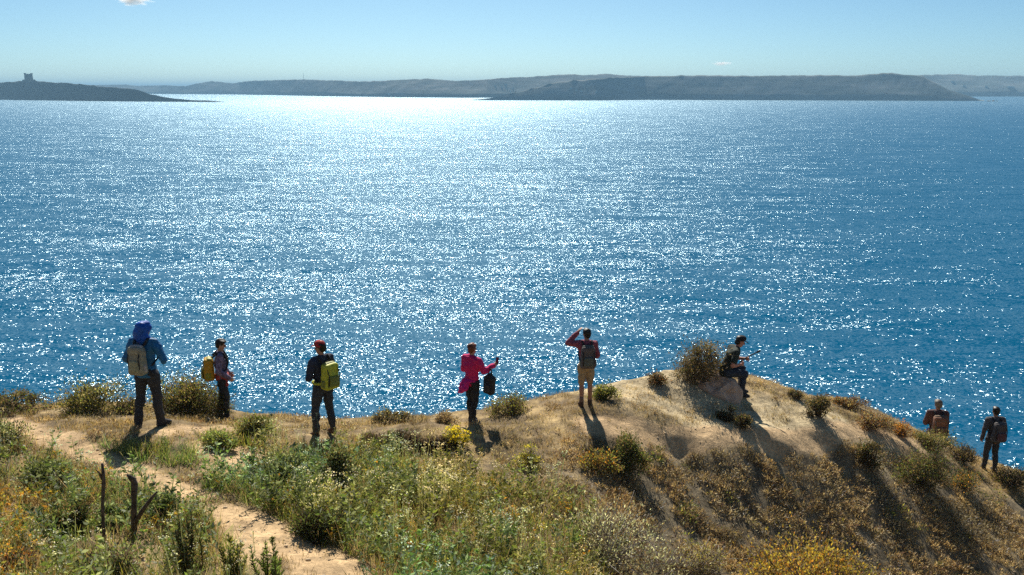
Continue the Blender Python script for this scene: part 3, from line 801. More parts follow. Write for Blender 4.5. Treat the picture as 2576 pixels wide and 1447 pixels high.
S('shrub', 'pale green bush in front of the hiker with the orange pack', 555, 1128, 90, 46, [G_MID, G_GREY, G_FRESH, G_YEL], 1500)
S('shrub', 'flat brown bush on the crest between the red cap hiker and the pink hiker', 990, 1064, 120, 34, BRN + [TAN], 1500, depth=0.5)
S('shrub', 'brown green bush on the crest right of the hiker in pink', 1283, 1046, 110, 52, [G_MID, BROWN, PURP, G_YEL], 2200, depth=0.6)
S('shrub', 'small straw tuft on the crest left of the hiker in pink', 1120, 1064, 50, 28, [TAN, STRAW, BROWN], 500, mat=DRY)
S('shrub', 'small green bush behind the hiker shading the eyes', 1520, 1004, 75, 36, [G_MID, G_DARK, G_YEL], 1300, depth=0.5)
S('flowering_plant', 'bright yellow flowering plant at the feet of the hiker in pink', 1148, 1122, 62, 64, [G_MID, G_YEL], 500, flower=YELLOW, nf=520, fsz=0.035, cat='plant')
S('flowering_plant', 'yellow flowering plant on the slope right of the pink hiker\'s shadow', 1330, 1182, 66, 72, [G_MID, G_YEL, TAN], 700, flower=(0.70, 0.58, 0.05), nf=330, fsz=0.032, cat='plant')
S('shrub', 'round dark green shrub on the bank below the hiker shading the eyes', 1575, 1182, 100, 92, [G_DARK, G_MID, BROWN], 4200, depth=0.9)
S('shrub', 'low yellow green plant left of the round dark shrub', 1500, 1185, 110, 50, [G_YEL, G_MID, BROWN, ORANGE], 1300)
S('shrub', 'large brown thorn bush behind the seated hiker', 1770, 976, 118, 128, BRN + [(0.22, 0.16, 0.09), BROWN], 6500, depth=0.7)
S('shrub', 'small brown bush on the left shoulder of the pale mound', 1655, 968, 48, 34, BRN + [RUST], 700, depth=0.5)
S('shrub', 'dark tuft on the mound slope, left one of the pair below the seated hiker', 1828, 1056, 42, 36, [DKB, BROWN, G_DARK], 900)
S('shrub', 'dark tuft on the mound slope, right one of the pair below the seated hiker', 1866, 1076, 44, 36, [DKB, BROWN, G_DARK], 900)
S('shrub', 'dark bush in the notch right of the mound top', 2058, 1048, 60, 52, [DKB, G_DARK, BROWN], 1700)
S('shrub', 'small dark tuft on the skyline between mound top and notch', 1998, 1000, 50, 22, BRN, 500)
S('shrub', 'flat rust brown bush on the skyline right of the notch', 2132, 1022, 110, 26, [BROWN, RUST, DKB, TAN], 1400, depth=0.5)
S('shrub', 'rust red low bush at the edge above the sea', 2192, 1072, 100, 44, [RUST, BROWN, PURP, TAN], 1700)
S('shrub', 'dull orange tuft at the edge left of the two right hand hikers', 2268, 1094, 60, 32, [ORANGE, RUST, BROWN], 700)
S('shrub', 'olive bush hiding the legs of the hiker with the red brown pack', 2345, 1128, 125, 48, OLV + [TAN], 2600, depth=0.6)
S('shrub', 'dark brown bush on the edge left of the hiker with the pole', 2420, 1160, 80, 40, BRN, 1400, depth=0.6)
S('shrub', 'dark shrub on the right slope below the pale bare path', 2188, 1176, 74, 66, [DKB, G_DARK, BROWN], 2200)
S('shrub', 'large dark green shrub on the right slope with a long shadow', 2320, 1222, 130, 92, [G_DARK, G_MID, BROWN, DKB], 4600)
S('shrub', 'green low bush on the right slope beyond the large dark shrub', 2420, 1225, 110, 40, [G_MID, G_DARK, BROWN, ORANGE], 1600)
S('shrub', 'brown brushwood at the right edge below the hiker with the pole', 2550, 1226, 110, 52, BRN + [G_MID], 2400)
S('spurge_bush', 'big round orange yellow spurge bush in the right foreground', 2036, 0, 318, 185, [ORANGE, GOLD, (0.40, 0.32, 0.07), BROWN, PURP, (0.36, 0.30, 0.08)], 9000, leaf=0.042, lw=0.022, depth=0.85, clumps=60, pos=(at(2036, 1400, 13.3)[0], 13.3, tz(at(2036, 1400, 13.3)[0], 13.3)))
S('twiggy_shrub', 'large pale grey twiggy shrub at the bottom centre right', 1530, 1440, 330, 150, [GREYT, G_GREY, CREAM, PURP, BROWN], 6500, leaf=0.04, lw=0.012, twig=PALE_TWIG, bare=5, clumps=38, upright=0.5)
S('twiggy_shrub', 'smaller grey twiggy shrub right of the large pale one', 1745, 1447, 190, 80, [GREYT, PURP, BROWN, G_YEL], 2000, leaf=0.035, lw=0.012, twig=PALE_TWIG, bare=4, upright=0.4)
S('shrub', 'dark green bush among the weeds below the hiker with the red cap', 850, 1245, 120, 118, [G_DARK, G_MID, G_GREY, BROWN], 4200, upright=0.5)
S('shrub', 'grey green bush left of the dark bush among the weeds', 715, 1225, 110, 90, [G_GREY, G_MID, G_DARK], 2600, upright=0.5)
S('shrub', 'dark bush at the bend of the path in the centre foreground', 800, 1350, 130, 66, [G_DARK, G_MID, DKB], 2900)
S('shrub', 'dark bush deep in the pale flowering weeds', 1085, 1290, 90, 60, [G_DARK, DKB, G_MID], 1500)
S('shrub', 'dark green bush on the left edge beside the start of the path', 15, 1128, 120, 62, [G_DARK, G_MID, G_GREY, TAN], 2200)
S('shrub', 'grey green leafy bush behind the old stakes', 300, 1318, 150, 50, [G_GREY, G_MID, (0.16, 0.22, 0.14)], 2600, leaf=0.03)
S('shrub', 'grey green sprig bush at the tip of the leaning branch', 415, 1300, 76, 62, [G_GREY, G_DARK, G_MID], 1200, leaf=0.03)
def spire_plant(label, px, py, wpx_, hpx, ns, pal, seed):
    g = np.random.default_rng(seed); p = hit(px, py); zc = proj(*p)[2]; w = wpx_ * zc / F; h = hpx * zc / F / cp
    e = empty('spire_plant', p); tag(e, label, 'plant'); tb, Q, C = [], [], []
    for s in range(ns):
        b0 = np.array([g.normal() * w * 0.16, g.normal() * w * 0.16, -0.04]); hh = h * (0.45 + 0.55 * g.random()) if s else h
        t = b0 + np.array([g.normal() * w * 0.16, g.normal() * w * 0.16, hh]); m = (b0 + t) / 2 + g.normal(size=3) * 0.012
        tb.append(([b0, m, t], [0.009, 0.007, 0.003])); n = int(150 * hh / 0.6)
        u = g.random(n); c = np.where(u[:, None] < 0.5, b0 + (m - b0) * 2 * u[:, None], m + (t - m) * (2 * u[:, None] - 1))
        d = np.concatenate([g.normal(size=(n, 2)), 0.9 + 0.8 * g.random((n, 1))], 1)
        Q.append(leafq(c, d, (0.09 - 0.05 * u) * (0.7 + 0.6 * g.random(n)), 0.014, g)); C.append(cmix(pal, n, g) * (0.7 + 0.6 * g.random()))
    tubes_obj('stem', tb, TWIG, e, 4); obj_quads('foliage', Q, C, LEAF, e)
spire_plant('upright dark plant right of the stakes, tallest of the three at the bottom', 487, 1446, 110, 175, 13, [G_DARK, G_MID, G_DARK, BROWN], 5)
spire_plant('upright plant at the bottom beside the bare earth, middle of the three', 592, 1452, 80, 110, 9, [G_DARK, G_MID, G_YEL], 6)
spire_plant('upright plant on the bare earth at the bottom, rightmost of the three', 684, 1456, 80, 105, 9, [G_DARK, G_MID, G_FRESH], 8)
S('shrub', 'dark herb clump left of the thin stake', 185, 1330, 110, 66, [G_DARK, G_MID, BROWN], 1900)
S('shrub', 'dark green clump in the left field below the path', 130, 1225, 150, 70, [G_DARK, G_MID, G_GREY], 2600)
S('shrub', 'grey green bush at the bottom between the stakes', 300, 1447, 170, 62, [G_GREY, G_MID, PURP], 2300)
S('shrub', 'purple brown clump in the bottom left corner', 40, 1450, 140, 56, [PURP, BROWN, RUST, G_DARK], 1900)
S('shrub', 'dark brown overhanging brush on the small bank in the centre, darkened as undercut shade', 990, 1122, 190, 34, [DKB, PURP, DKB, (0.05, 0.04, 0.035)], 3600, depth=0.3)  # dark vegetation; the undercut bank's shade is put into its near-black leaf colours
S('shrub', 'purple brown brush on the small bank beside the yellow flowers, darkened as bank shade', 1098, 1130, 120, 34, [DKB, PURP, (0.05, 0.04, 0.035)], 2400, depth=0.3)  # continues the strip: bank shade mixed into the brush's own purple brown

# ------------------------------------------------------------------ old stakes
STAKE = mat_noise('old_wood', (0.05, 0.038, 0.03), (0.14, 0.105, 0.08), 18, 0.95, 0.8)
def stake(label, base, pts, rad, parts=()):
    e = empty('wooden_stake', base); tag(e, label, 'stake')
    tubes_obj('shaft', [(pts, rad)], STAKE, e, 8)
    for nm, p_, r_ in parts: tubes_obj(nm, [(p_, r_)], STAKE, e, 7)
    return e
b1 = hit(262, 1385); k1 = proj(*b1)[2] / F
stake('thin leaning wooden stake, left one of the two old stakes', b1, [(0, 0, -0.1), (0.02 * 1, 0, 60 * k1), (6 * k1, 0.02, 120 * k1), (16 * k1, 0.02, 185 * k1), (17 * k1, 0.02, 232 * k1)], [0.022, 0.019, 0.017, 0.022, 0.014],
      [('knot', [(12 * k1, 0.02, 190 * k1), (10 * k1, 0.0, 208 * k1), (4 * k1, -0.02, 219 * k1)], [0.014, 0.011, 0.006])])
b2 = hit(338, 1352); k2 = proj(*b2)[2] / F
stake('thick weathered stake with a hooked top and a leaning side branch', b2, [(0, 0, -0.1), (4 * k2, 0, 50 * k2), (9 * k2, 0, 100 * k2), (14 * k2, 0, 140 * k2), (13 * k2, 0, 158 * k2)], [0.038, 0.033, 0.030, 0.040, 0.022],
      [('hook', [(13 * k2, 0, 150 * k2), (4 * k2, 0, 160 * k2), (-3 * k2, 0, 166 * k2)], [0.04, 0.028, 0.010]),
       ('branch', [(2 * k2, 0, 30 * k2), (30 * k2, -0.03, 72 * k2), (58 * k2, -0.04, 108 * k2), (72 * k2, -0.04, 124 * k2)], [0.032, 0.026, 0.02, 0.009])])
# ------------------------------------------------------------------ people
def ball(c, r, k=10):
    r = np.broadcast_to(np.asarray(r, float), (3,)); pts = []
    for i in range(k + 1):
        ph = math.pi * i / k
        for j in range(2 * k):
            th = math.pi * j / k
            pts.append((c[0] + r[0] * math.sin(ph) * math.cos(th), c[1] + r[1] * math.sin(ph) * math.sin(th), c[2] + r[2] * math.cos(ph)))
    return pts

def hull(bm, balls, k=8):
    vs = []
    for c, r in balls:
        for p in ball(c, r, k): vs.append(bm.verts.new(p))
    bmesh.ops.remove_doubles(bm, verts=vs, dist=1e-6)
    vs = [v for v in vs if v.is_valid]
    res = bmesh.ops.convex_hull(bm, input=vs, use_existing_faces=False)
    dead = [v for v in res['geom_interior'] if isinstance(v, bmesh.types.BMVert) and v.is_valid]
    dead += [v for v in res['geom_unused'] if isinstance(v, bmesh.types.BMVert) and v.is_valid]
    bmesh.ops.delete(bm, geom=list(set(dead)), context='VERTS')

def remeshed(name, bm, mat, voxel=0.012, smooth=4, fold=0.0, ratio=None, seed=0):
    me = bpy.data.meshes.new(name); bm.to_mesh(me); bm.free()
    o = bpy.data.objects.new(name + '_tmp', me); COL.objects.link(o)
    m = o.modifiers.new('r', 'REMESH'); m.mode = 'VOXEL'; m.voxel_size = voxel; m.use_smooth_shade = True
    m = o.modifiers.new('s', 'SMOOTH'); m.iterations = smooth; m.factor = 0.5
    if ratio:
        m = o.modifiers.new('d', 'DECIMATE'); m.ratio = ratio
    d = bpy.context.evaluated_depsgraph_get()
    me2 = bpy.data.meshes.new_from_object(o.evaluated_get(d))
    me2.name = name
    bpy.data.objects.remove(o); bpy.data.meshes.remove(me)
    n = len(me2.vertices)
    if fold:
        co = np.empty(n * 3); no = np.empty(n * 3)
        me2.vertices.foreach_get('co', co); me2.vertices.foreach_get('normal', no)
        co = co.reshape(-1, 3); no = no.reshape(-1, 3)
        f = fbm(co[:, 0] + co[:, 1] * 0.6, co[:, 2] * 1.6 + co[:, 1] * 0.5, 0.12, 3, 200 + seed)
        co = co + no * (fold * f)[:, None]
        me2.vertices.foreach_set('co', co.ravel())
    me2.materials.clear(); me2.materials.append(mat)
    me2.polygons.foreach_set('use_smooth', np.ones(len(me2.polygons), bool)); me2.update()
    return me2

V3 = lambda *a: np.array(a, float)
def stand(**kw):
    J = dict(pelvis=V3(0, 0, .95), waist=V3(0, 0, 1.08), chest=V3(0, 0, 1.29), neckb=V3(0, -.005, 1.455), neck=V3(0, .012, 1.53), head=V3(0, .025, 1.635),
             hipL=V3(-.09, 0, .92), hipR=V3(.09, 0, .92), kneeL=V3(-.105, .025, .50), kneeR=V3(.105, .025, .50), ankL=V3(-.11, -.01, .085), ankR=V3(.11, -.01, .085),
             shL=V3(-.185, 0, 1.425), shR=V3(.185, 0, 1.425), elL=V3(-.245, -.03, 1.15), elR=V3(.245, -.03, 1.15), wrL=V3(-.235, .07, .92), wrR=V3(.235, .07, .92),
             hy=0.0, hpitch=0.0, footL=0.15, footR=-0.15)
    for k, v in kw.items(): J[k] = np.array(v, float) if isinstance(v, (tuple, list)) else v
    return J

def headpt(J, p):
    """p in head space (face +Y) to body space"""
    a = J['hy']; b = J['hpitch']
    x, y, z = p
    y, z = y * math.cos(b) - z * math.sin(b), y * math.sin(b) + z * math.cos(b)
    return J['head'] + V3(x * math.cos(a) - y * math.sin(a), x * math.sin(a) + y * math.cos(a), z)

def foot_dir(J, s):
    a = J['foot' + s]; return V3(-math.sin(a), math.cos(a), 0)

def add_hand(bm, el, wr, side, curl=0.5, nrm=None):
    d = unit(wr - el); n = np.array(nrm, float) if nrm is not None else V3(-side * 0.8, 0.3, 0)
    n = unit(n - d * (n @ d)); t = np.cross(n, d) * side
    if t[1] < 0: t = -t
    hull(bm, [(wr, .024), (wr + d * .03 + t * .018, .016), (wr + d * .03 - t * .018, .016), (wr + d * .085 + t * .030, .013), (wr + d * .085 - t * .030, .013)], 5)
    for i, L in enumerate((.070, .078, .072, .056)):
        b = wr + d * .085 + t * (.033 - .022 * i)
        d1 = d * math.cos(curl) + n * math.sin(curl); d2 = d * math.cos(2.1 * curl) + n * math.sin(2.1 * curl)
        m = b + d1 * L * .5; e = m + d2 * L * .5
        hull(bm, [(b, .0095), (m, .009)], 4); hull(bm, [(m, .009), (e, .0075)], 4)
    b = wr + d * .03 + t * .03; m = b + unit(d * .6 + t * .7 + n * .3) * .035; e = m + unit(d * .8 + t * .2 + n * .5) * .03
    hull(bm, [(b, .012), (m, .0105)], 4); hull(bm, [(m, .0105), (e, .0085)], 4)

def torso(bm, J, k):
    L, Rr = J['shL'], J['shR']
    hull(bm, [(J['pelvis'], (.150 + k, .100 + k, .10 + k)), (J['waist'], (.130 + k, .095 + k, .07 + k))])
    hull(bm, [(J['waist'], (.130 + k, .095 + k, .07 + k)), (J['chest'], (.160 + k, .108 + k, .11 + k))])
    hull(bm, [(J['chest'], (.160 + k, .108 + k, .11 + k)), (L, .052 + k), (Rr, .052 + k), (J['neckb'], .058 + k)])

def arm(bm, J, s, k, upto=1.0):
    sh, el, wr = J['sh' + s], J['el' + s], J['wr' + s]
    if upto >= 1:
        hull(bm, [(sh, .056 + k), (el, .042 + k)]); hull(bm, [(el, .042 + k), (el * .65 + wr * .35, .041 + k), (wr, .028 + k)])
    else:
        e = sh + (el - sh) * min(1, upto * 2); hull(bm, [(sh, .056 + k), (e, .048 + k)])
        if upto > .5:
            f = el + (wr - el) * (upto * 2 - 1); hull(bm, [(el, .042 + k), (f, .038 + k)])

def leg(bm, J, s, k, upto=1.0):
    h, kn, an = J['hip' + s], J['knee' + s], J['ank' + s]
    if upto <= .5:
        e = h + (kn - h) * upto * 2; hull(bm, [(h, .088 + k), (e, .064 + k)]); return
    hull(bm, [(h, .088 + k), (kn, .057 + k)])
    calf = kn * .68 + an * .32 + V3(0, -.018, 0)
    e = kn + (an - kn) * (upto * 2 - 1)
    hull(bm, [(kn, .056 + k), (calf, .055 + k)]); hull(bm, [(calf, .055 + k), (e, .039 + k)])

def foot(bm, J, s, k):
    an = J['ank' + s]; f = foot_dir(J, s)
    hull(bm, [(an + V3(0, 0, .01), .04 + k), (an - f * .045 + V3(0, 0, -.048), .032 + k * .6), (an + f * .07 + V3(0, 0, -.04), (.042 + k, .042 + k, .036 + k * .6)), (an + f * .155 + V3(0, 0, -.055), (.034 + k, .034 + k, .026 + k * .6))])

SKIN = mat_noise('skin', (0.42, 0.23, 0.155), (0.50, 0.29, 0.20), 40, 0.55)
SKIN_T = mat_noise('skin_tanned', (0.36, 0.18, 0.11), (0.44, 0.23, 0.15), 40, 0.55)
EYE = mat_noise('eye', (0.02, 0.015, 0.01), (0.03, 0.02, 0.015), 5, 0.3)
LIP = mat_noise('lip', (0.32, 0.12, 0.10), (0.36, 0.14, 0.12), 20, 0.5)
def cloth(name, c, var=0.25, rough=0.85, sc=30):
    c = np.array(c); return mat_noise(name, tuple(c * (1 - var)), tuple(np.minimum(1, c * (1 + var))), sc, rough, 0.35, dist=0.008)

def person(label, J, loc, yaw, s, top, legs, shoe, hair, skin=SKIN, sleeve=1.0, legup=1.0, hood=None, cap=None, tk=.02, pk=.017, beard=False, hem=None, hands=(0.6, 0.6), hn=(None, None)):
    bm = bmesh.new()
    torso(bm, J, 0); hull(bm, [(J['neckb'], .056), (J['neck'], .05)]); hull(bm, [(J['neck'], .05), (headpt(J, (0, .0, -.05)), .06)])
    hull(bm, [(headpt(J, (0, -.012, .03)), (.077, .090, .088)), (headpt(J, (0, .035, -.055)), (.052, .045, .05)), (headpt(J, (0, .05, -.085)), (.028, .024, .024))])
    hull(bm, [(headpt(J, (0, .088, .015)), .012), (headpt(J, (0, .104, -.022)), .015)], 5)          # nose
    for sx_ in (-1, 1):
        hull(bm, [(headpt(J, (sx_ * .078, -.004, .012)), .014), (headpt(J, (sx_ * .082, -.008, -.018)), .012)], 5)    # ears
    for sd, s_ in (('L', -1), ('R', 1)):
        arm(bm, J, sd, 0); leg(bm, J, sd, 0); foot(bm, J, sd, 0)
        add_hand(bm, J['el' + sd], J['wr' + sd], s_, hands[0 if s_ < 0 else 1], hn[0 if s_ < 0 else 1])
    p = link('person', remeshed('person', bm, skin, 0.0075, 3, ratio=0.2))
    p.location = loc; p.rotation_euler = (0, 0, yaw); p.scale = (s, s, s)
    tag(p, label, 'person')
    for sx_ in (-1, 1):
        bm = bmesh.new(); hull(bm, [(headpt(J, (sx_ * .031, .083, .012)), .012)], 4); bm_obj('eye', bm, EYE, p, True)
    bm = bmesh.new(); hull(bm, [(headpt(J, (-.02, .080, -.052)), .007), (headpt(J, (.02, .080, -.052)), .007)], 4); bm_obj('mouth', bm, LIP, p, True)
    sd_ = int(abs(loc[0]) * 10) % 40
    bm = bmesh.new(); torso(bm, J, tk)
    if hem: hull(bm, [(J['pelvis'], (.155 + tk, .105 + tk, .08)), (J['pelvis'] - V3(0, 0, hem), (.165 + tk, .112 + tk, .05))])
    arm(bm, J, 'L', tk, sleeve); arm(bm, J, 'R', tk, sleeve)
    link('jacket' if sleeve >= .9 else 'shirt', remeshed('top', bm, top, 0.015, 3, 0.026, seed=sd_), p)
    bm = bmesh.new()
    hull(bm, [(J['pelvis'] + V3(0, 0, .03), (.150 + pk * .7, .100 + pk * .7, .08)), (J['hipL'], .09 + pk), (J['hipR'], .09 + pk)])
    leg(bm, J, 'L', pk, legup); leg(bm, J, 'R', pk, legup)
    link('trousers' if legup > .8 else 'shorts', remeshed('legs', bm, legs, 0.015, 3, 0.026, seed=sd_ + 3), p)
    for sd in 'LR':
        bm = bmesh.new(); foot(bm, J, sd, .012); hull(bm, [(J['ank' + sd], .052), (J['ank' + sd] + V3(0, 0, .045), .05)])
        link('shoe', remeshed('shoe', bm, shoe, 0.012, 2), p)
    if hood:
        bm = bmesh.new()
        hull(bm, [(headpt(J, (0, -.025, .030)), (.118, .122, .120)), (headpt(J, (0, -.06, -.05)), (.112, .09, .10)), (headpt(J, (0, .04, .04)), (.098, .075, .098))])
        hull(bm, [(headpt(J, (0, -.06, -.08)), (.115, .09, .08)), (J['neckb'], (.13, .09, .06))])
        link('hood', remeshed('hood', bm, hood, 0.013, 4, 0.03, seed=5), p)
    elif hair:
        bm = bmesh.new()
        hull(bm, [(headpt(J, (0, -.024, .045)), (.088, .092, .090)), (headpt(J, (0, -.055, -.03)), (.074, .055, .06))])
        hull(bm, [(headpt(J, (0, .02, .085)), (.075, .075, .045)), (headpt(J, (0, -.02, .08)), (.082, .08, .05))])
        link('hair', remeshed('hair', bm, hair, 0.011, 2, 0.02, seed=9), p)
    if cap:
        bm = bmesh.new()
        hull(bm, [(headpt(J, (0, -.008, .075)), (.096, .106, .072)), (headpt(J, (0, -.008, .045)), (.097, .107, .03))])
        hull(bm, [(headpt(J, (-.05, .095, .052)), .009), (headpt(J, (.05, .095, .052)), .009), (headpt(J, (-.03, .165, .040)), .008), (headpt(J, (.03, .165, .040)), .008)])
        link('cap', remeshed('cap', bm, cap, 0.010, 2), p)
    return p

def rbox(bm, c, s, r, rx=0.0):
    """rounded box hull, tilted about X by rx"""
    b = []
    for i in (-1, 1):
        for j in (-1, 1):
            for k in (-1, 1):
                x, y, z = i * (s[0] / 2 - r), j * (s[1] / 2 - r), k * (s[2] / 2 - r)
                y, z = y * math.cos(rx) - z * math.sin(rx), y * math.sin(rx) + z * math.cos(rx)
                b.append(((c[0] + x, c[1] + y, c[2] + z), r))
    hull(bm, b, 4)

STRAP = cloth('strap_webbing', (0.03, 0.03, 0.035), 0.2)
BUCKLE = mat_noise('buckle_plastic', (0.015, 0.015, 0.017), (0.025, 0.025, 0.027), 20, 0.4)
def backpack(label, p, J, main, trim, w=.30, h=.46, d=.19, hip=None, zc=None, y0=None, pocket=None):
    M = Matrix.LocRotScale(p.location, p.rotation_euler, p.scale)
    off = V3(0, (J['chest'][1] + J['waist'][1]) / 2 - .135 - d / 2, (zc or 1.21)) if y0 is None else V3(0, y0, zc)
    e = empty('backpack', M @ Vector(off - V3(0, 0, h / 2))); e.rotation_euler = p.rotation_euler; e.scale = p.scale
    tag(e, label, 'backpack')
    B = V3(0, 0, h / 2)
    def part(nm, fn, mat, fold=0.012):
        bm = bmesh.new(); fn(bm); link(nm, remeshed('pack_' + nm, bm, mat, 0.012, 2, fold), e)
    part('main_bag', lambda bm: hull(bm, [(B + V3(i * w * .36, j * d * .22, -h * .40), .06) for i in (-1, 1) for j in (-1, 1)] + [(B + V3(i * w * .30, j * d * .2, h * .36), .055) for i in (-1, 1) for j in (-1, 1)] + [(B + V3(0, -d * .32, -h * .1), (w * .34, .05, h * .25))]), main)
    part('lid', lambda bm: hull(bm, [(B + V3(i * w * .30, -d * .32, h * .30), .035) for i in (-1, 1)] + [(B + V3(i * w * .31, 0, h * .43), .04) for i in (-1, 1)] + [(B + V3(i * w * .3, d * .25, h * .42), .035) for i in (-1, 1)]), trim)
    part('pocket', lambda bm: rbox(bm, B + V3(0, -d * .55, -h * .18), (w * .70, .09, h * .42), .03), pocket or trim)
    for i in (-1, 1):
        part('side_pocket', lambda bm: rbox(bm, B + V3(i * w * .50, -.01, -h * .28), (.06, d * .6, h * .32), .025), trim)
        sx_ = i * .105; o_ = off - B
        pts = [V3(sx_ * .8, off[1] + d * .4, zc_ := (J['neckb'][2] + .005)) - V3(0, 0, .05), V3(sx_, J['chest'][1] - .05, J['neckb'][2] + .045), V3(sx_ * 1.1, J['chest'][1] + .07, J['neckb'][2] + .02),
               V3(sx_ * 1.25, J['chest'][1] + .14, J['chest'][2] + .02), V3(sx_ * 1.5, J['waist'][1] + .10, J['waist'][2] + .07), V3(sx_ * 1.55, J['waist'][1] - .08, J['waist'][2]), ]
        tubes_obj('shoulder_strap', [([q - o_ for q in pts], [.02, .024, .024, .024, .018, .016])], STRAP, e, 6)
    if hip is not None:
        ring = []
        for a in np.linspace(-.25 * math.pi - math.pi / 2 + .7, 2 * math.pi - math.pi / 2 - .0, 18):
            ring.append(J['pelvis'] + V3(math.cos(a) * .182, math.sin(a) * .135, .08) - (off - B))
        tubes_obj('hip_belt', [(ring, [.026] * len(ring))], hip, e, 6)
    # haul loop and two buckles
    tubes_obj('haul_loop', [([B + V3(-.03, d * .3, h * .45), B + V3(-.02, d * .3, h * .53), B + V3(.02, d * .3, h * .53), B + V3(.03, d * .3, h * .45)], [.007] * 4)], STRAP, e, 5)
    for i in (-1, 1):
        tubes_obj('compression_strap', [([B + V3(i * w * .40, -d * .42, h * .30), B + V3(i * w * .40, -d * .55 - .03, h * .08), B + V3(i * w * .38, -d * .50, -h * .40)], [.009] * 3)], STRAP, e, 5)
    return e

def feet_at(px, py): return hit(px, py)
def put(px, py, dz=-0.015): 
    h_ = hit(px, py); return Vector((h_[0], h_[1], h_[2] + dz))

C_NAVY = cloth('dark_trouser', (0.036, 0.037, 0.044)); C_BLACK = cloth('black_cloth', (0.024, 0.024, 0.028)); C_CHAR = cloth('charcoal_cloth', (0.05, 0.05, 0.056))
C_BOOT = cloth('boot', (0.03, 0.03, 0.035)); C_BOOTB = cloth('boot_brown', (0.09, 0.05, 0.03)); HAIR = mat_noise('dark_hair', (0.010, 0.008, 0.007), (0.025, 0.018, 0.014), 60, 0.5)
HAIR_B = mat_noise('reddish_hair', (0.10, 0.03, 0.015), (0.20, 0.06, 0.03), 60, 0.5); HAIR_G = mat_noise('thin_hair', (0.12, 0.09, 0.07), (0.22, 0.18, 0.14), 60, 0.6)

def px_scale(pos, px_h):
    """person scale so that the standing figure spans px_h px of the 2576 frame"""
    q = proj(pos[0], pos[1], pos[2]); t = proj(pos[0], pos[1], pos[2] + 1.76)
    return px_h / (q[1] - t[1])

# 1 hooded blue jacket, pale pack
J = stand(hipL=(-.10, 0, .92), kneeL=(-.14, -.02, .50), ankL=(-.17, -.10, .085), kneeR=(.12, .05, .50), ankR=(.13, .06, .085), footL=.5, footR=-.35,
          shL=(-.20, 0, 1.425), shR=(.20, 0, 1.425), elL=(-.30, -.06, 1.16), wrL=(-.16, .18, 1.08), elR=(.36, -.05, 1.16), wrR=(.20, .20, 1.12), hy=-.75)
BLUE = cloth('blue_shell', (0.018, 0.13, 0.30), 0.2, 0.6); BLUE_H = cloth('bright_blue_shell', (0.008, 0.085, 0.42), 0.2, 0.55)
p = put(382, 1072); s = px_scale(p, 264)
p1 = person('hiker in a hooded blue jacket and dark trousers standing farthest left', J, p, R(-12), s, BLUE, C_NAVY, C_BOOT, HAIR, hood=BLUE_H, tk=.024, hem=.06, pk=.022)
backpack('small beige and olive backpack on the hiker in blue', p1, J, cloth('olive_canvas', (0.27, 0.26, 0.20)), cloth('beige_canvas', (0.40, 0.36, 0.33)), w=.235, h=.47, d=.15, zc=1.20, pocket=cloth('olive_pocket', (0.30, 0.30, 0.20)))
# 2 profile, grey violet shirt, orange pack
J = stand(hy=-.15, hpitch=-.25, elL=(-.25, -.02, 1.15), elR=(.25, -.05, 1.16), wrR=(.20, .14, .98), wrL=(-.2, .14, .98), kneeR=(.10, .06, .5), ankR=(.10, .05, .085), kneeL=(-.10, .0, .5), ankL=(-.11, -.08, .085))
p = put(566, 1058); s = px_scale(p, 206)
p2 = person('dark haired hiker in a grey violet shirt seen in profile, facing right', J, p, R(-72), s, cloth('violet_shirt', (0.17, 0.13, 0.20), 0.45, sc=18), C_NAVY, C_BOOT, HAIR, skin=SKIN)
backpack('orange yellow backpack on the hiker in the violet shirt', p2, J, cloth('orange_nylon', (0.50, 0.27, 0.02), 0.2, 0.6), cloth('yellow_green_nylon', (0.30, 0.28, 0.03), 0.2, 0.6), w=.30, h=.46, d=.20, zc=1.17)
bm = bmesh.new()
hull(bm, [(J['pelvis'] + V3(0, 0, .06), (.185, .135, .05)), (J['pelvis'] + V3(0, 0, -.02), (.185, .135, .05))]); hull(bm, [(V3(.12, .08, .97), .05), (V3(.16, .10, .84), .045)])
link('tied_jacket', remeshed('tied_jacket', bm, cloth('red_fleece', (0.40, 0.06, 0.05)), 0.013, 3, 0.03), p2)
# 3 red cap, yellow-green pack
J = stand(hipL=(-.09, 0, .92), kneeL=(-.15, .05, .5), ankL=(-.18, .02, .085), kneeR=(.13, .02, .5), ankR=(.15, -.04, .085), elL=(-.28, 0, 1.15), wrL=(-.12, .25, 1.06), elR=(.26, .02, 1.15), wrR=(.10, .26, 1.05), hy=.35, hpitch=-.15, footL=.4, footR=-.2)
p = put(818, 1096); s = px_scale(p, 238)
p3 = person('hiker with a red cap and dark clothes standing in the green weeds', J, p, R(48), s, cloth('navy_fleece', (0.038, 0.04, 0.062)), C_CHAR, C_BOOTB, HAIR, skin=SKIN_T, cap=cloth('red_cap', (0.36, 0.03, 0.03)), legup=1.0)
LIME = cloth('lime_nylon', (0.50, 0.50, 0.045), 0.2, 0.55)
backpack('lime yellow backpack on the hiker with the red cap', p3, J, LIME, cloth('olive_nylon', (0.20, 0.21, 0.04), 0.25, 0.6), w=.28, h=.47, d=.19, zc=1.19, hip=LIME)
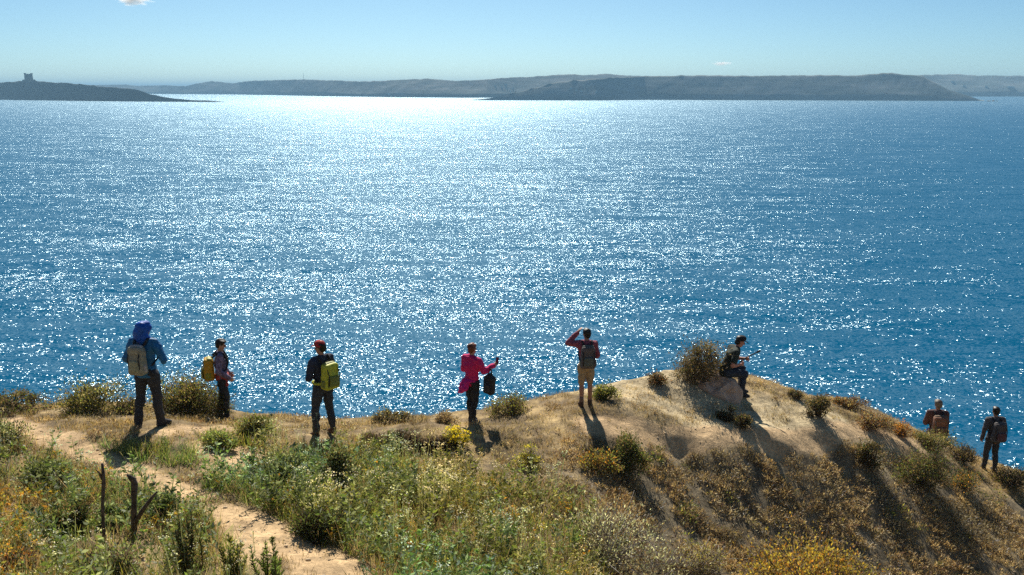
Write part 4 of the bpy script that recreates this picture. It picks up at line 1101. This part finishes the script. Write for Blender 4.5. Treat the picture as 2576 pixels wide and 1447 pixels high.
# 4 pink
J = stand(kneeL=(-.07, .03, .5), ankL=(-.06, .03, .085), kneeR=(.09, .0, .5), ankR=(.06, -.06, .085), elR=(.29, .06, 1.19), wrR=(.34, .30, 1.27), elL=(-.24, .02, 1.15), wrL=(-.10, .20, 1.12), hy=-.1, footL=.05, footR=-.3)
PINK = cloth('pink_fleece', (0.60, 0.02, 0.13), 0.2)
p = put(1188, 1064); s = px_scale(p, 200)
p4 = person('hiker in a bright pink top and black leggings with reddish hair', J, p, R(-38), s, PINK, C_BLACK, C_BOOT, HAIR_B, tk=.026, hem=.03, pk=.016, hands=(.6, 1.0))
bm = bmesh.new()
hull(bm, [(V3(0, -.02, .97), (.19, .14, .045))]); hull(bm, [(V3(-.12, -.11, .95), .055), (V3(-.16, -.16, .80), .055), (V3(-.20, -.18, .70), (.04, .04, .025))]); hull(bm, [(V3(.0, -.13, .95), .07), (V3(-.04, -.20, .80), .06), (V3(-.12, -.2, .72), .03)])
link('tied_jacket', remeshed('tied_jacket', bm, cloth('magenta_fleece', (0.62, 0.02, 0.20), 0.2), 0.012, 3, 0.04), p4)
M4 = Matrix.LocRotScale(p4.location, p4.rotation_euler, p4.scale)
PHONE = mat_noise('phone_glass', (0.012, 0.012, 0.014), (0.02, 0.02, 0.022), 8, 0.2)
e = empty('phone', M4 @ Vector((.37, .385, 1.30))); e.rotation_euler = (R(-12), 0, p4.rotation_euler.z); e.scale = p4.scale; tag(e, 'dark phone held up in the raised hand of the hiker in pink', 'phone')
bm = bmesh.new(); bm_box(bm, (0, 0, .06), (.076, .010, .16)); bm_obj('case', bm, PHONE, e, bevel=.004)
bm = bmesh.new(); bm_box(bm, (0, -.0075, .062), (.068, .003, .148)); bm_obj('screen', bm, mat_noise('screen', (0.02, 0.02, 0.03), (0.03, 0.03, 0.04), 4, 0.08), e)
e = empty('rucksack', M4 @ Vector((.30, .20, .70))); e.rotation_euler = (R(6), R(10), p4.rotation_euler.z); e.scale = p4.scale; tag(e, 'slim black rucksack hanging from the forearm of the hiker in pink', 'rucksack')
BAGM = cloth('black_nylon', (0.02, 0.022, 0.03), 0.2, 0.6)
bm = bmesh.new(); hull(bm, [(V3(i * .08, j * .03, 0.0 + z_), .05) for i in (-1, 1) for j in (-1, 1) for z_ in (.02, .33)] + [(V3(0, 0, .41), .045)], 5); link('main_bag', remeshed('main_bag', bm, BAGM, 0.012, 2, 0.02), e)
bm = bmesh.new(); rbox(bm, (0, -.075, .13), (.15, .06, .2), .025); link('pocket', remeshed('pocket', bm, C_CHAR, 0.012, 2), e)
tubes_obj('strap', [([V3(-.05, 0, .42), V3(-.03, 0, .52), V3(0, .02, .565), V3(.03, 0, .52), V3(.05, 0, .42)], [.014] * 5)], STRAP, e, 6)
# 5 shading the eyes
J = stand(elL=(-.40, .07, 1.43), wrL=(-.19, .14, 1.645), shL=(-.19, 0, 1.44), elR=(.24, -.02, 1.16), wrR=(.16, .17, 1.08), kneeL=(-.095, .02, .5), ankL=(-.10, -.05, .085), kneeR=(.095, .03, .5), ankR=(.10, .05, .085), hy=.25)
p = put(1473, 1020); s = px_scale(p, 194)
p5 = person('hiker in a pink long sleeved top and tan shorts shading the eyes with one arm', J, p, R(4), s, cloth('rose_top', (0.29, 0.075, 0.10)), cloth('khaki_cotton', (0.36, 0.26, 0.15)), C_BOOTB, HAIR, skin=SKIN_T, legup=.43, pk=.016, hands=(.15, .6), hn=((0, 0, -1), None))
backpack('grey backpack on the hiker shading the eyes', p5, J, cloth('grey_nylon', (0.12, 0.10, 0.095)), cloth('grey_green_nylon', (0.11, 0.12, 0.10)), w=.30, h=.50, d=.18, zc=1.20)
bm = bmesh.new(); 
for sd in 'LR': hull(bm, [(J['ank' + sd] + V3(0, 0, .02), .05), (J['ank' + sd] + V3(0, 0, .12), .05)])
link('socks', remeshed('socks', bm, cloth('wool_sock', (0.20, 0.12, 0.09)), 0.012, 2), p5)
# 6 seated on a rock
pos6 = hit(1842, 992)
J = stand(pelvis=(0, 0, .56), waist=(0, .04, .68), chest=(0, .13, .885), neckb=(0, .215, 1.03), neck=(0, .25, 1.09), head=(0, .295, 1.18), hipL=(-.09, .02, .54), hipR=(.09, .02, .54),
          kneeL=(-.10, .42, .56), kneeR=(.11, .40, .52), ankL=(-.10, .40, .085), ankR=(.12, .32, .085), shL=(-.185, .18, 1.00), shR=(.185, .16, 1.00), elL=(-.24, .20, .76), elR=(.25, .05, .74), wrL=(-.04, .43, .80), wrR=(.10, .30, .72), hpitch=-.4, hy=-.1)
q0 = proj(*pos6); s6 = 1.0 * (150.0 / (q0[1] - proj(pos6[0], pos6[1], pos6[2] + 1.31)[1]))
fwd = V3(math.sin(R(82)), math.cos(R(82)), 0)
loc6 = pos6 - fwd * .20
J['dz'] = 0
p6 = person('bare armed hiker in a dark shirt seated on the boulder, facing right', J, Vector((loc6[0], loc6[1], tz(*(loc6 + fwd * .38)[:2]) - .01)), R(-82), s6, cloth('dark_green_tee', (0.03, 0.038, 0.03)), cloth('dark_jean', (0.03, 0.04, 0.058)), C_BOOT, HAIR, skin=mat_noise('skin_sunburnt', (0.45, 0.20, 0.13), (0.52, 0.25, 0.17), 40, .55), sleeve=.33, cap=cloth('black_cap', (0.016, 0.016, 0.018)), hands=(.9, .9))
M6 = Matrix.LocRotScale(p6.location, p6.rotation_euler, p6.scale)
e = empty('stick', M6 @ Vector((.02, .36, .80))); e.rotation_euler = p6.rotation_euler; e.scale = p6.scale; tag(e, 'short dark stick held out by the seated hiker', 'stick')
tubes_obj('shaft', [([V3(.04, -.08, -.05), V3(-.03, .10, .03), V3(-.09, .36, .12)], [.016, .015, .013])], C_BLACK, e, 8)
tubes_obj('tip', [([V3(-.088, .35, .117), V3(-.105, .42, .14)], [.024, .021])], C_CHAR, e, 8)
BOULDER = mat_noise('pink_boulder', (0.38, 0.26, 0.19), (0.58, 0.45, 0.35), 7, 0.95, 0.8, dist=0.05)
zr = M6 @ Vector((0, -.02, .46))
me = rock_mesh('boulder', (.52, .44, .46), 3, 3, BOULDER); o = link('boulder', me); o.location = (zr.x - .17, zr.y + .0, zr.z - .44); tag(o, 'pinkish boulder under the seated hiker on the mound', 'boulder')
# 7 right hand pair, farther one
J = stand(elL=(-.25, .04, 1.16), wrL=(-.15, .22, 1.1), elR=(.25, .04, 1.16), wrR=(.15, .22, 1.1), hpitch=-.2, hy=.15)
p7p = at(2350, 1120, 22.9); p = Vector((p7p[0], p7p[1], tz(p7p[0], p7p[1]) - .02))
t_ = proj(p.x, p.y, p.z)
s = px_scale(p, 168)
p7 = person('hiker hidden below the waist by the edge, left one of the right hand pair', J, p, R(-8), s, cloth('brown_top', (0.10, 0.05, 0.045)), C_BLACK, C_BOOT, HAIR_G, skin=SKIN_T)
backpack('red brown backpack on the hiker hidden below the waist', p7, J, cloth('rust_nylon', (0.21, 0.105, 0.065)), cloth('brown_nylon', (0.15, 0.10, 0.065)), w=.36, h=.54, d=.22, zc=1.18)
bm = bmesh.new(); hull(bm, [(V3(-.13, .02, .97), .07), (V3(-.17, .0, .84), .06)]); link('tied_shirt', remeshed('tied_shirt', bm, cloth('violet_cotton', (0.13, 0.08, 0.35)), 0.013, 3, .03), p7)
# 8 with pole
J = stand(kneeL=(-.12, .03, .5), ankL=(-.15, .02, .085), kneeR=(.11, .02, .5), ankR=(.12, -.05, .085), elL=(-.27, -.02, 1.15), wrL=(-.26, .06, .90), elR=(.27, -.03, 1.14), wrR=(.27, .10, .93), hy=-.1)
p = put(2488, 1184); s = px_scale(p, 160)
p8 = person('hiker in dark grey with a walking pole, farthest right', J, p, R(3), s, cloth('grey_jacket', (0.085, 0.078, 0.082)), C_CHAR, C_BOOT, HAIR, skin=SKIN_T, hands=(.5, 1.2))
backpack('dark grey backpack with a red panel on the farthest right hiker', p8, J, cloth('slate_nylon', (0.085, 0.075, 0.075)), cloth('slate_light_nylon', (0.10, 0.09, 0.085)), pocket=cloth('dull_red_nylon', (0.11, 0.06, 0.065)), w=.33, h=.52, d=.18, zc=1.17)
M8 = Matrix.LocRotScale(p8.location, p8.rotation_euler, p8.scale)
hp_ = M8 @ Vector((.285, .15, .86)); gpt = Vector((hp_.x - .22, hp_.y - .18, 0)); gpt.z = tz(gpt.x, gpt.y)
e = empty('trekking_pole', gpt); tag(e, 'pale trekking pole in the right hand of the farthest right hiker', 'pole')
dv = np.array(hp_ - gpt)
ALU = mat_noise('aluminium', (0.6, 0.6, 0.58), (0.7, 0.7, 0.68), 20, 0.4)
tubes_obj('shaft', [([dv * -.02, dv * .5, dv * .95], [.009, .011, .012])], ALU, e, 6)
tubes_obj('grip', [([dv * .93, dv * 1.0, dv * 1.10], [.016, .018, .017])], C_BLACK, e, 6)
tubes_obj('basket', [([dv * .055, dv * .06, dv * .068], [.012, .04, .012])], C_BLACK, e, 8)
# ------------------------------------------------------------------ haze and two small clouds
hm = bpy.data.materials.new('haze_air'); hm.use_nodes = True
nt = hm.node_tree; nt.nodes.remove(nt.nodes['Principled BSDF'])
pv = N(nt, 'ShaderNodeVolumePrincipled'); pv.inputs['Color'].default_value = (0.40, 0.72, 1.0, 1)
pv.inputs['Density'].default_value = 1.25e-4; pv.inputs['Anisotropy'].default_value = 0.0
nt.links.new(pv.outputs[0], nt.nodes['Material Output'].inputs['Volume'])
bm = bmesh.new(); bm_box(bm, (0, 0, 60), (SEA * 2 + 400, SEA * 2 + 400, 132)); hz = bm_obj('haze', bm, hm); hz['kind'] = 'stuff'

cmat = bpy.data.materials.new('cloud_vapour'); cmat.use_nodes = True
nt = cmat.node_tree; nt.nodes.remove(nt.nodes['Principled BSDF'])
tc = N(nt, 'ShaderNodeTexCoord'); nz = N(nt, 'ShaderNodeTexNoise'); nz.inputs['Scale'].default_value = 2.2; nz.inputs['Detail'].default_value = 4
ln = N(nt, 'ShaderNodeVectorMath', operation='LENGTH'); nt.links.new(tc.outputs['Object'], ln.inputs[0]); nt.links.new(tc.outputs['Object'], nz.inputs['Vector'])
sb = N(nt, 'ShaderNodeMath', operation='SUBTRACT'); sb.inputs[0].default_value = 0.95; nt.links.new(ln.outputs['Value'], sb.inputs[1])
ad = N(nt, 'ShaderNodeMath', operation='ADD'); nt.links.new(sb.outputs[0], ad.inputs[0])
m2 = N(nt, 'ShaderNodeMath', operation='MULTIPLY_ADD'); m2.inputs[1].default_value = 2.4; m2.inputs[2].default_value = -1.45; nt.links.new(nz.outputs['Fac'], m2.inputs[0]); nt.links.new(m2.outputs[0], ad.inputs[1])
ml = N(nt, 'ShaderNodeMath', operation='MULTIPLY', use_clamp=False); ml.inputs[1].default_value = 0.02; nt.links.new(ad.outputs[0], ml.inputs[0])
mxx = N(nt, 'ShaderNodeMath', operation='MAXIMUM'); mxx.inputs[1].default_value = 0; nt.links.new(ml.outputs[0], mxx.inputs[0])
pv = N(nt, 'ShaderNodeVolumePrincipled'); pv.inputs['Color'].default_value = (1, 1, 1, 1); pv.inputs['Anisotropy'].default_value = 0.6
nt.links.new(mxx.outputs[0], pv.inputs['Density']); nt.links.new(pv.outputs[0], nt.nodes['Material Output'].inputs['Volume'])
def cloud(label, px, py, d, wpx_, hpx):
    p = at(px, py, d); k = d / F
    bm = bmesh.new(); bmesh.ops.create_icosphere(bm, subdivisions=3, radius=1.0)
    o = bm_obj('cloud', bm, cmat); o.location = p; o.scale = (wpx_ * k / 2, wpx_ * k / 2.5, hpx * k / 2); tag(o, label, 'cloud')
cloud('small white cloud cut by the top edge at the left', 335, -2, 15000, 110, 34)
cloud('faint white wisp of cloud above the flat headland', 1815, 160, 15000, 60, 13)
